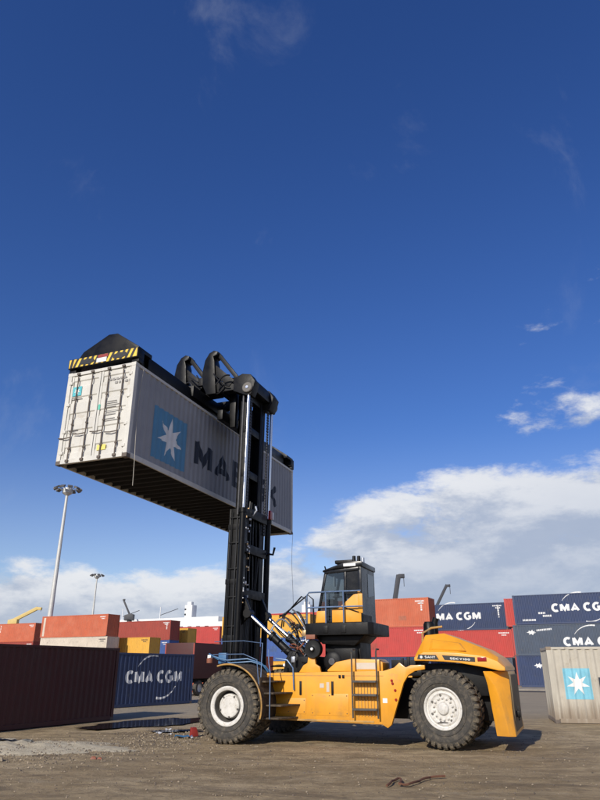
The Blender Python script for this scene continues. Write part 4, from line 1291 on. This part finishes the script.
# ---- cab platform
plat = [(3.78, 1.06), (3.62, 1.12), (1.92, 1.12), (1.78, 1.02), (1.78, -.70), (3.78, -.70)]
po = MB().prism(plat, 2.70, 3.02, 'z').build('cab_platform', P['satin'], H_, .02)
MB().box(2.3, 3.35, -.5, .62, 1.74, 2.7).build('cab_pedestal', P['satin'], H_, .03)
MB().prism([(2.1, 2.69), (3.55, 2.69), (3.35, 2.48), (2.4, 2.42)], -.5, .85, 'y').build('platform_support', P['black'], H_, .02)
MB().box(2.35, 2.98, .66, .93, 2.02, 2.36).build('hydraulic_box', P['satin'], H_, .03)
MB().lathe([(.0001, .98), (.20, .98), (.26, .94), (.27, .65), (.27, -.5)], (3.02, 0, 2.02), 'y', 24).build('pedestal_drum', P['satin'], H_)
MB().lathe([(.0001, 1.02), (.09, 1.02), (.10, .98)], (3.02, 0, 2.02), 'y', 16).build('drum_pin', P['chain'], H_)
reel = MB().lathe([(.0001, .12), (.06, .12), (.07, .08), (.12, .07), (.23, .075), (.245, .05), (.245, -.1), (.0001, -.1)], (3.52, 1.12, 2.34), 'y', 30)
ro = reel.build('hose_reel', P['satin'], H_)
MB().lathe([(.0001, .155), (.035, .15), (.04, .12)], (3.52, 1.12, 2.34), 'y', 12).build('reel_hub', P['white'], ro)
MB().box(3.46, 3.74, .95, 1.15, 2.60, 2.72).build('reel_bracket', P['copper'], H_, .01)
# railing round the platform
rl = MB()
for pth in ([(3.72, 1.08, 3.02), (3.72, 1.08, 3.80), (3.66, 1.08, 3.87), (2.10, 1.08, 3.87)], [(3.72, 1.08, 3.45), (2.05, 1.08, 3.45)], [(3.15, 1.08, 2.85), (3.15, 1.08, 3.87)], [(2.62, 1.08, 2.85), (2.62, 1.08, 3.87)]):
    rl.tube(pth, .022, 8)
rlo = rl.build('railing', P['rail_sky_tint'], po)
MB().tube([(3.76, 1.0, 3.0), (3.78, 1.0, 3.70), (3.92, 1.0, 3.78), (4.45, 1.02, 3.25), (4.48, 1.02, 2.95)], .022, 8).build('railing_end', P['satin'], po)
MB().tube([(3.76, .4, 3.0), (3.78, .4, 3.74), (3.95, .4, 3.88), (4.75, .42, 3.32), (4.80, .42, 2.95)], .022, 8).build('railing_end', P['satin'], po)
for y in (2.62, 3.15):
    MB().box(y - .07, y + .07, 1.121, 1.14, 2.76, 2.95).build('rail_foot', P['satin'], po, .004)
# ---- cab
cab = empty('cab', (0, 0, 0)); cab.parent = H_
ZB, ZT = 3.025, 4.55
yn, yf_ = .95, -.42
xr, xfb, xft = 2.12, 3.52, 3.22
fm = MB()
def post(p, q, w=.07): fm.bar(p, q, w, w)
for y in (yn - .04, yf_ + .04):
    post((xr + .04, y, ZB), (xr + .04, y, ZT), .09); post((xfb - .04, y, ZB), (xft - .04, y, ZT - .06), .07)
    post((2.62, y, ZB), (2.60, y, ZT), .07)
    post((xr, y, ZT - .05), (xft, y, ZT - .12), .09); post((xr, y, ZB + .03), (xfb, y, ZB + .03), .08)
    post((xr, y, 3.45), (xfb - .08, y, 3.45), .03)
for x, z in ((xr + .04, ZB + .03), (xfb - .04, ZB + .03)): post((x, yn - .04, z), (x, yf_ + .04, z), .08)
post((xft - .04, yn - .04, ZT - .12), (xft - .04, yf_ + .04, ZT - .12), .08)
fm.build('cab_frame', P['cab_black'], cab, .008)
rf = MB().prism([(xr - .06, ZT), (xr - .06, ZT + .14), (xr + .15, ZT + .17), (2.6, ZT + .14), (2.95, ZT + .04), (xft + .05, ZT - .06), (xft + .05, ZT - .11), (2.9, ZT - .03)], yf_ - .03, yn + .03, 'y')
rfo = rf.build('cab_roof', P['cab_black'], cab, .02)
MB().box(2.36, 2.95, -.05, .80, ZT + .135, ZT + .24).build('air_conditioner', P['satin'], rfo, .03)
MB().box(2.25, 2.62, yn + .032, yn + .05, ZT + .02, ZT + .10).build('roof_lamp', P['white'], rfo, .006)
for x, y in ((2.35, .8), (2.22, .75), (2.2, .4)):
    MB().lathe([(.0001, .18), (.05, .17), (.055, .02), (.03, 0)], (x, y, ZT + .16), 'z', 10).build('work_lamp', P['satin'] if y > .5 else P['steel'], rfo)
MB().tube([(xft - .02, .8, ZT - .1), (xft + .04, .8, ZT + .08)], .02, 6).build('camera_stalk', P['satin'], rfo)
# solid rear quarter: black rear wall with small windows, yellow lower panels
MB().box(xr - .02, xr + .0, yf_, yn, ZB, ZT).build('rear_wall', P['cab_black'], cab)
MB().prism([(yf_ + .12, 3.85), (yn - .62, 3.75), (yn - .62, 4.42), (yf_ + .12, 4.42)], xr - .028, xr - .022, 'x').build('rear_window', P['dark_glass'], cab)
MB().box(xr + .085, 2.56, yn - .05, yn - .03, 3.68, ZT - .1).build('side_panel_black', P['cab_black'], cab)
MB().prism([(xr + .02, ZB + .02), (3.0, ZB + .02), (3.0, 3.40), (2.80, 3.42), (2.35, 3.78), (xr + .02, 3.84)], yn + .002, yn + .022, 'y').build('yellow_side_panel', P['yellow'], cab, .006)
MB().prism([(3.18, ZB + .02), (3.50, ZB + .02), (3.46, 3.36), (3.18, 3.36)], yn + .002, yn + .022, 'y').build('yellow_side_panel', P['yellow'], cab, .006)
MB().prism([(xr - .034, ZB + .25), (xr + .10, ZB + .25), (xr + .10, 3.90), (xr - .034, 3.80)], yn + .024, yn + .04, 'y').build('yellow_corner_panel', P['yellow'], cab, .006)
MB().tube([(2.2, yn + .05, 3.3), (2.75, yn + .05, 3.48), (2.8, yn + .05, 3.46)], .014, 6).build('gas_strut', P['satin'], cab)
MB().prism([(xr - .03, ZB - .02), (xr + .12, ZB - .02), (xr + .12, ZB + .22), (xr - .03, ZB + .22)], yn - .9, yn - .04, 'y').build('rear_sill', P['satin'], cab)
# panes
def pane(nm, quad, mat): MB().add(quad, [(0, 1, 2, 3)]).build(nm, mat, cab, 0, 0)
for y in (yn - .03, yf_ + .03):
    pane('side_pane', [(3.46, y, 3.06), (2.64, y, 3.06), (2.62, y, 4.44), (3.18, y, 4.40)], P['glass'])
pane('side_pane', [(2.56, yf_ + .03, 3.06), (2.2, yf_ + .03, 3.06), (2.2, yf_ + .03, 4.46), (2.56, yf_ + .03, 4.46)], P['glass'])
pane('windscreen', [(3.50, yn - .08, 3.08), (3.50, yf_ + .08, 3.08), (3.21, yf_ + .08, 4.42), (3.21, yn - .08, 4.42)], P['glass'])
# seat, console and wheel
se = MB().box(2.35, 2.85, .0, .5, 3.25, 3.42).box(2.28, 2.42, .02, .48, 3.40, 4.12).box(2.45, 2.75, .12, .38, 3.03, 3.25).box(2.29, 2.40, .12, .38, 4.12, 4.32)
se.build('seat', P['seat'], cab, .04)
MB().box(3.12, 3.36, .0, .5, 3.05, 3.72).box(2.5, 2.8, .55, .68, 3.3, 3.55).build('console', P['interior'], cab, .02)
MB().lathe([(.17, -.012), (.19, 0), (.17, .012), (.155, 0), (.17, -.012)], (3.02, .26, 3.80), 'z', 24).build('steering_wheel', P['interior'], cab)
MB().box(2.9, 2.98, .55, .80, 3.75, 3.95).build('display_screen', P['interior'], cab, .01)
MB().box(2.95, 2.97, .72, .86, 4.05, 4.32).build('sun_visor', P['white'], cab)
# jumble of hoses between cab and mast
for k in range(30):
    x0 = hr.uniform(3.45, 4.3); y0 = hr.uniform(.1, 1.1); z0 = hr.uniform(1.85, 2.95)
    x1 = x0 + hr.uniform(.2, .9); y1 = y0 + hr.uniform(-.4, .4); z1 = z0 + hr.uniform(-.5, .6); sag = hr.uniform(-.25, .35)
    pts = [(x0 + (x1 - x0) * t_, y0 + (y1 - y0) * t_ + .05 * math.sin(t_ * 6), max(1.72, z0 + (z1 - z0) * t_ + sag * 4 * t_ * (1 - t_))) for t_ in [i / 9 for i in range(10)]]
    MB().tube(pts, hr.uniform(.014, .03), 6).build('hydraulic_hose', (P['hose'], P['hose'], P['steel'], P['hose'], P['copper'])[k % 5], H_)
for k in range(12):
    x0 = hr.uniform(3.6, 4.4); y0 = hr.uniform(.3, 1.1); z0 = hr.uniform(1.78, 2.9); s_ = hr.uniform(.05, .12)
    MB().box(x0, x0 + s_, y0, y0 + s_, z0, z0 + s_ * 1.4).build('valve_block', hr.choice((P['satin'], P['steel'], P['brass'], P['white'], P['satin'])), H_, .006)
MB().box(3.5, 4.1, -.5, .9, 1.74, 2.15).build('valve_bank', P['satin'], H_, .02)
# blue pipework at the foot of the mast
for k, (z, y) in enumerate(((2.05, 1.75), (1.98, 1.5))):
    MB().tube([(6.6, y - .25, z + .18), (6.3, y, z + .1), (5.9, y, z), (5.3, y - .1, z + .04), (4.9, y - .2, z - .08), (4.75, y - .3, z - .3)], .02, 8).build('blue_pipe', P['hose_blue'] if k < 2 else P['rail_sky_tint'], H_)
MB().box(6.0, 6.25, 1.45, 1.6, 1.96, 2.25).build('blue_valve', P['hose_blue'], H_, .02)
MB().box(6.45, 6.56, 1.55, 1.68, 2.0, 2.2).build('fender_lamp', P['white'], H_, .02)
MB().lathe([(.0001, .0), (.09, 0), (.09, .12), (.0001, .14)], (6.35, 1.9, 1.98), 'z', 12).build('fender_lamp', P['copper'], H_)

# ------------------------------------------------------------------ tag lines hanging from the container
def tagline(x, y, z0, z1, label):
    pts = []
    for i in range(14):
        t_ = i / 13; z = z0 + (z1 - z0) * t_
        pts.append(W(x + .03 * math.sin(t_ * 5), y + .05 * math.sin(t_ * 3.0), z))
    o = MB().tube(pts, .008, 5).build('tag_line', M['rope'], None)
    tag(o, label, 'rope')


tagline(CX - W2 - .03, CY + F40 / 2 - .35, CZ + HC - .1, CZ - .75, 'thin rope hanging down the doorpost corner of the lifted container')
tagline(CX - W2 - .03, CY - F40 / 2 + .06, CZ + .06, CZ - 3.0, 'thin rope hanging below the mast side end of the lifted container')

# ------------------------------------------------------------------ small litter on the ground
o = MB().prism([(-.11, 0), (.12, 0), (.12, .05), (.05, .24), (-.09, .24)], -.07, .07, 'y').build('wheel_chock', M['red_plastic'], None, .012)
o.location = (-3.12, 21.3, .0); o.rotation_euler = (0, 0, R(30)); tag(o, 'small red chock standing by the front tyre', 'chock')
o = MB(); o.add([(p[0], p[1], .02 + .10 * abs(mnoise.noise(Vector((p[0] * 9, p[1] * 9, 0))))) for p in [(x * .07, y * .06) for y in range(6) for x in range(8)]], [(j * 8 + i, j * 8 + i + 1, j * 8 + i + 9, j * 8 + i + 8) for j in range(5) for i in range(7)])
o = o.build('plastic_sheet', M['blue_plastic'], None, 0, 60); o.location = (-3.6, 20.75, .0); tag(o, 'crumpled blue plastic scrap beside the puddle', 'plastic scrap')
for k, (x, y) in enumerate(((-4.3, 23.0), (-3.85, 21.35), (-4.15, 21.9), (-2.9, 20.6))):
    b = MB(); r_ = random.Random(k)
    g_ = [(x_ * .05 + r_.uniform(-.01, .01), y_ * .05, .012 + r_.uniform(.0, .05)) for y_ in range(4) for x_ in range(5)]
    b.add(g_, [(j * 5 + i, j * 5 + i + 1, j * 5 + i + 6, j * 5 + i + 5) for j in range(3) for i in range(4)])
    o = b.build('paper_scrap', M['white'], None, 0, 60); o.location = (x, y, .01); o.rotation_euler = (0, 0, k * 1.1)
    tag(o, 'crumpled white paper scrap on the dirt by the puddle', 'paper scrap', 'paper scraps by the puddle')
b = MB(); gx_, gy_ = 16, 10; vv_ = []
for j in range(gy_):
    for i in range(gx_):
        u_, w_ = i / (gx_ - 1), j / (gy_ - 1)
        x = -9.6 + 2.75 * u_; y = 18.55 + (1.5 - 1.35 * u_) * w_ + .12 * mnoise.noise(Vector((u_ * 5, w_ * 3, 1)))
        vv_.append((x, y, .16 + .10 * mnoise.noise(Vector((u_ * 6, w_ * 6, 4))) - .05 * u_))
b.add(vv_, [(j * gx_ + i, j * gx_ + i + 1, (j + 1) * gx_ + i + 1, (j + 1) * gx_ + i) for j in range(gy_ - 1) for i in range(gx_ - 1)])
o = b.build('dark_sheet', M['hazard_black'], None, 0, 60); tag(o, 'uneven dark sheet lying on the pale sand spill', 'rubber sheet')  # dark area on the sand, built as a thin uneven sheet
pts = [(1.46, 12.55), (1.60, 12.9), (1.74, 13.25), (1.80, 13.0), (1.66, 12.62), (1.85, 12.62), (2.05, 12.95), (2.25, 13.25), (2.36, 13.42), (2.72, 13.45)]
sm = []
for i in range(len(pts) - 1):
    for q_ in range(4): sm.append(Vector(pts[i]).lerp(Vector(pts[i + 1]), q_ / 4))
o = MB().tube([(p.x + .02 * math.sin(i * .9), p.y, max(0, ground_h(p.x, p.y)) + .02 + .02 * abs(math.sin(i * .5))) for i, p in enumerate(sm)], .019, 6).build('torn_strap', M['wood'], None)
tag(o, 'torn brown strap lying in a loop on the bare earth', 'strap')
for k, (x, y, s_) in enumerate(((-6.5, 15.9, .10), (-4.55, 16.2, .075), (-4.4, 16.15, .06))):
    b = MB(); b.add([(-1, -.6, 0), (1, -.7, 0), (.8, .8, 0), (-.7, .7, 0), (-.5, -.3, .8), (.6, -.1, .7), (.1, .5, .75)], [(0, 1, 5, 4), (1, 2, 5), (2, 6, 5), (2, 3, 6), (3, 4, 6), (3, 0, 4), (4, 5, 6), (3, 2, 1, 0)])
    b.xf(lambda p: p * s_)
    o = b.build('broken_brick', M['copper'] if k else M['stone'], None, .008); o.location = (x, y, max(0, ground_h(x, y)) - .004)
    tag(o, ('pale lump of stone on the ground before the sand spill', 'larger reddish brick fragment before the sand spill', 'smaller reddish brick fragment beside the larger one')[k], 'rubble')


# ------------------------------------------------------------------ floodlight masts
def lamp_mast(x, y, h, label, n=10, sc=1.0):
    t = empty('floodlight_mast', (x, y, 0)); tag(t, label, 'light mast', 'floodlight masts in the yard')
    MB().tube([(0, 0, 0), (0, 0, h * .5), (0, 0, h - .5)], .46, 14, True, .20).build('pole', M['pole'], t)
    MB().lathe([(.0001, 0), (.6, 0), (.6, .5), (.0001, .5)], (0, 0, 0), 'z', 14).build('base', M['concrete'], t)
    MB().lathe([(.22, -1.1), (.75, -.7), (.80, -.25), (.70, .1), (.0001, .15)], (0, 0, h), 'z', 18).build('lamp_ring', M['pole'], t)
    for k in range(n):
        a_ = 2 * math.pi * k / n + .2
        arm = MB().bar((.6 * math.cos(a_), .6 * math.sin(a_), h - .2), (1.75 * math.cos(a_), 1.75 * math.sin(a_), h + .15), .08, .08).build('lamp_arm', M['lamp_dark'], t)
        hd = MB().box(-.33, .33, -.36, .36, -.13, .13)
        hd.xf(lambda p: Matrix.Rotation(a_, 3, 'Z') @ (Matrix.Rotation(R(30), 3, 'Y') @ p) + Vector((1.85 * math.cos(a_), 1.85 * math.sin(a_), h + .02)))
        hd.build('floodlight', M['lamp_dark'], arm, .02)


lamp_mast(-36.7, 99.9, 28.0, 'tall floodlight mast rising behind the faded orange container')
lamp_mast(-61.9, 203, 28.0, 'distant floodlight mast far behind the yard')


# ------------------------------------------------------------------ harbour background
def ship(x, y, label, tower, L=70.0, h=20.0, rz=YA):
    t = empty('moored_ship', (x, y, 0), rz); tag(t, label, 'ship')
    MB().prism([(-L / 2, 0), (L / 2 - 6, 0), (L / 2, 6), (L / 2 + 3, 13), (-L / 2 - 1, 13)], -6, 6, 'y').build('hull', M['ship_hull'], t, .1)
    MB().box(-L / 2 + 2, L / 2 - 8, -5.6, 5.6, 13.01, h - 1.8).build('deck_house', M['ship_white'], t, .1)
    MB().box(-L / 2 + 4, L / 2 - 14, -5.2, 5.2, h - 1.79, h).build('upper_deck', M['ship_white'], t, .1)
    for i in range(14):
        MB().box(-L / 2 + 6 + i * 3.6, -L / 2 + 7.6 + i * 3.6, -5.66, -5.61, h - 4.2, h - 3.1).build('window', M['window_dark'], t, 0, 0)
    for tx, tw, th in tower:
        to = MB().box(tx - tw / 2, tx + tw / 2, -1.5, 1.5, h + .01, h + th).box(tx - tw * .35, tx + tw * .2, -.8, .8, h + th, h + th + 1.2).build('funnel_tower', M['ship_white'], t, .08)
        for k in range(2): MB().box(tx - tw / 2 - .02, tx - tw / 2 + .7, -1.56, -1.51, h + 1.0 + k * 1.8, h + 1.6 + k * 1.8).build('window', M['window_dark'], to, 0, 0)
    for mx in (-L * .35, -L * .1):
        MB().tube([(mx, 0, h), (mx, 0, h + 4.5)], .18, 6).build('ship_mast', M['ship_white'], t)
        MB().tube([(mx, 0, h + 1.5), (mx + 8, 0, h + 3.6)], .12, 6).build('cargo_boom', M['crane_dark'], t)
    return t


ship(-46, 252, 'white ship with a narrow tower moored beyond the container stacks', [(6.5, 3.2, 4.6)], 72, 18.6)
ship(16, 262, 'white ship superstructure glimpsed between mast and cab', [(-14.5, 3.6, 8.0)], 60, 17.0)


def harbour_crane(x, y, z, dx, dz, w, label, mat, cab_h=2.4):
    """jib crane: pedestal, slewing house, boom"""
    t = empty('harbour_crane', (x, y, 0)); tag(t, label, 'crane', 'harbour cranes on the skyline')
    MB().lathe([(1.3, 0), (1.1, 1), (.9, z - cab_h), (1.5, z - cab_h + .2)], (0, 0, 0), 'z', 14).build('pedestal', mat, t)
    MB().prism([(-1.8, z - cab_h), (1.5, z - cab_h), (1.5, z - .3), (.4, z), (-1.8, z - .6)], -1.1, 1.1, 'y').build('slewing_house', mat, t, .06)
    bm_ = MB()
    p, q = Vector((0, 0, z - .6)), Vector((dx, 0, z + dz))
    bm_.bar(p, q, w * 1.25, w * 1.25)
    e = (q - p).normalized()
    bm_.bar(q - e * .2, q + Vector((w * 1.6, 0, -w * .3)), w * 1.3, w * 1.1)
    bo = bm_.build('boom', mat, t, .03)
    MB().tube([q + Vector((w * 1.4, 0, 0)), q + Vector((w * 1.4, 0, -dz * .35))], .05, 5).build('hoist_cable', M['crane_dark'], bo)


harbour_crane(16.2, 118, 11.5, 1.3, 5.6, .62, 'dark crane boom standing up behind the cab', M['crane_dark'])
harbour_crane(23.0, 118, 11.0, 2.9, 4.4, .36, 'thin dark crane boom slanting up over the navy lettered container', M['crane_dark'])
harbour_crane(-104, 248, 18.5, 8.0, 3.6, .9, 'pale yellow crane jib low on the skyline by the tall lamp', M['crane_yellow'])
harbour_crane(-62, 248, 20.2, -3.0, 5.0, .45, 'slender dark crane over the faded orange container', M['crane_dark'])
harbour_crane(-31, 255, 18.0, 14.0, 6.0, .4, 'thin dark crane jib slanting behind the mast foot', M['crane_dark'])
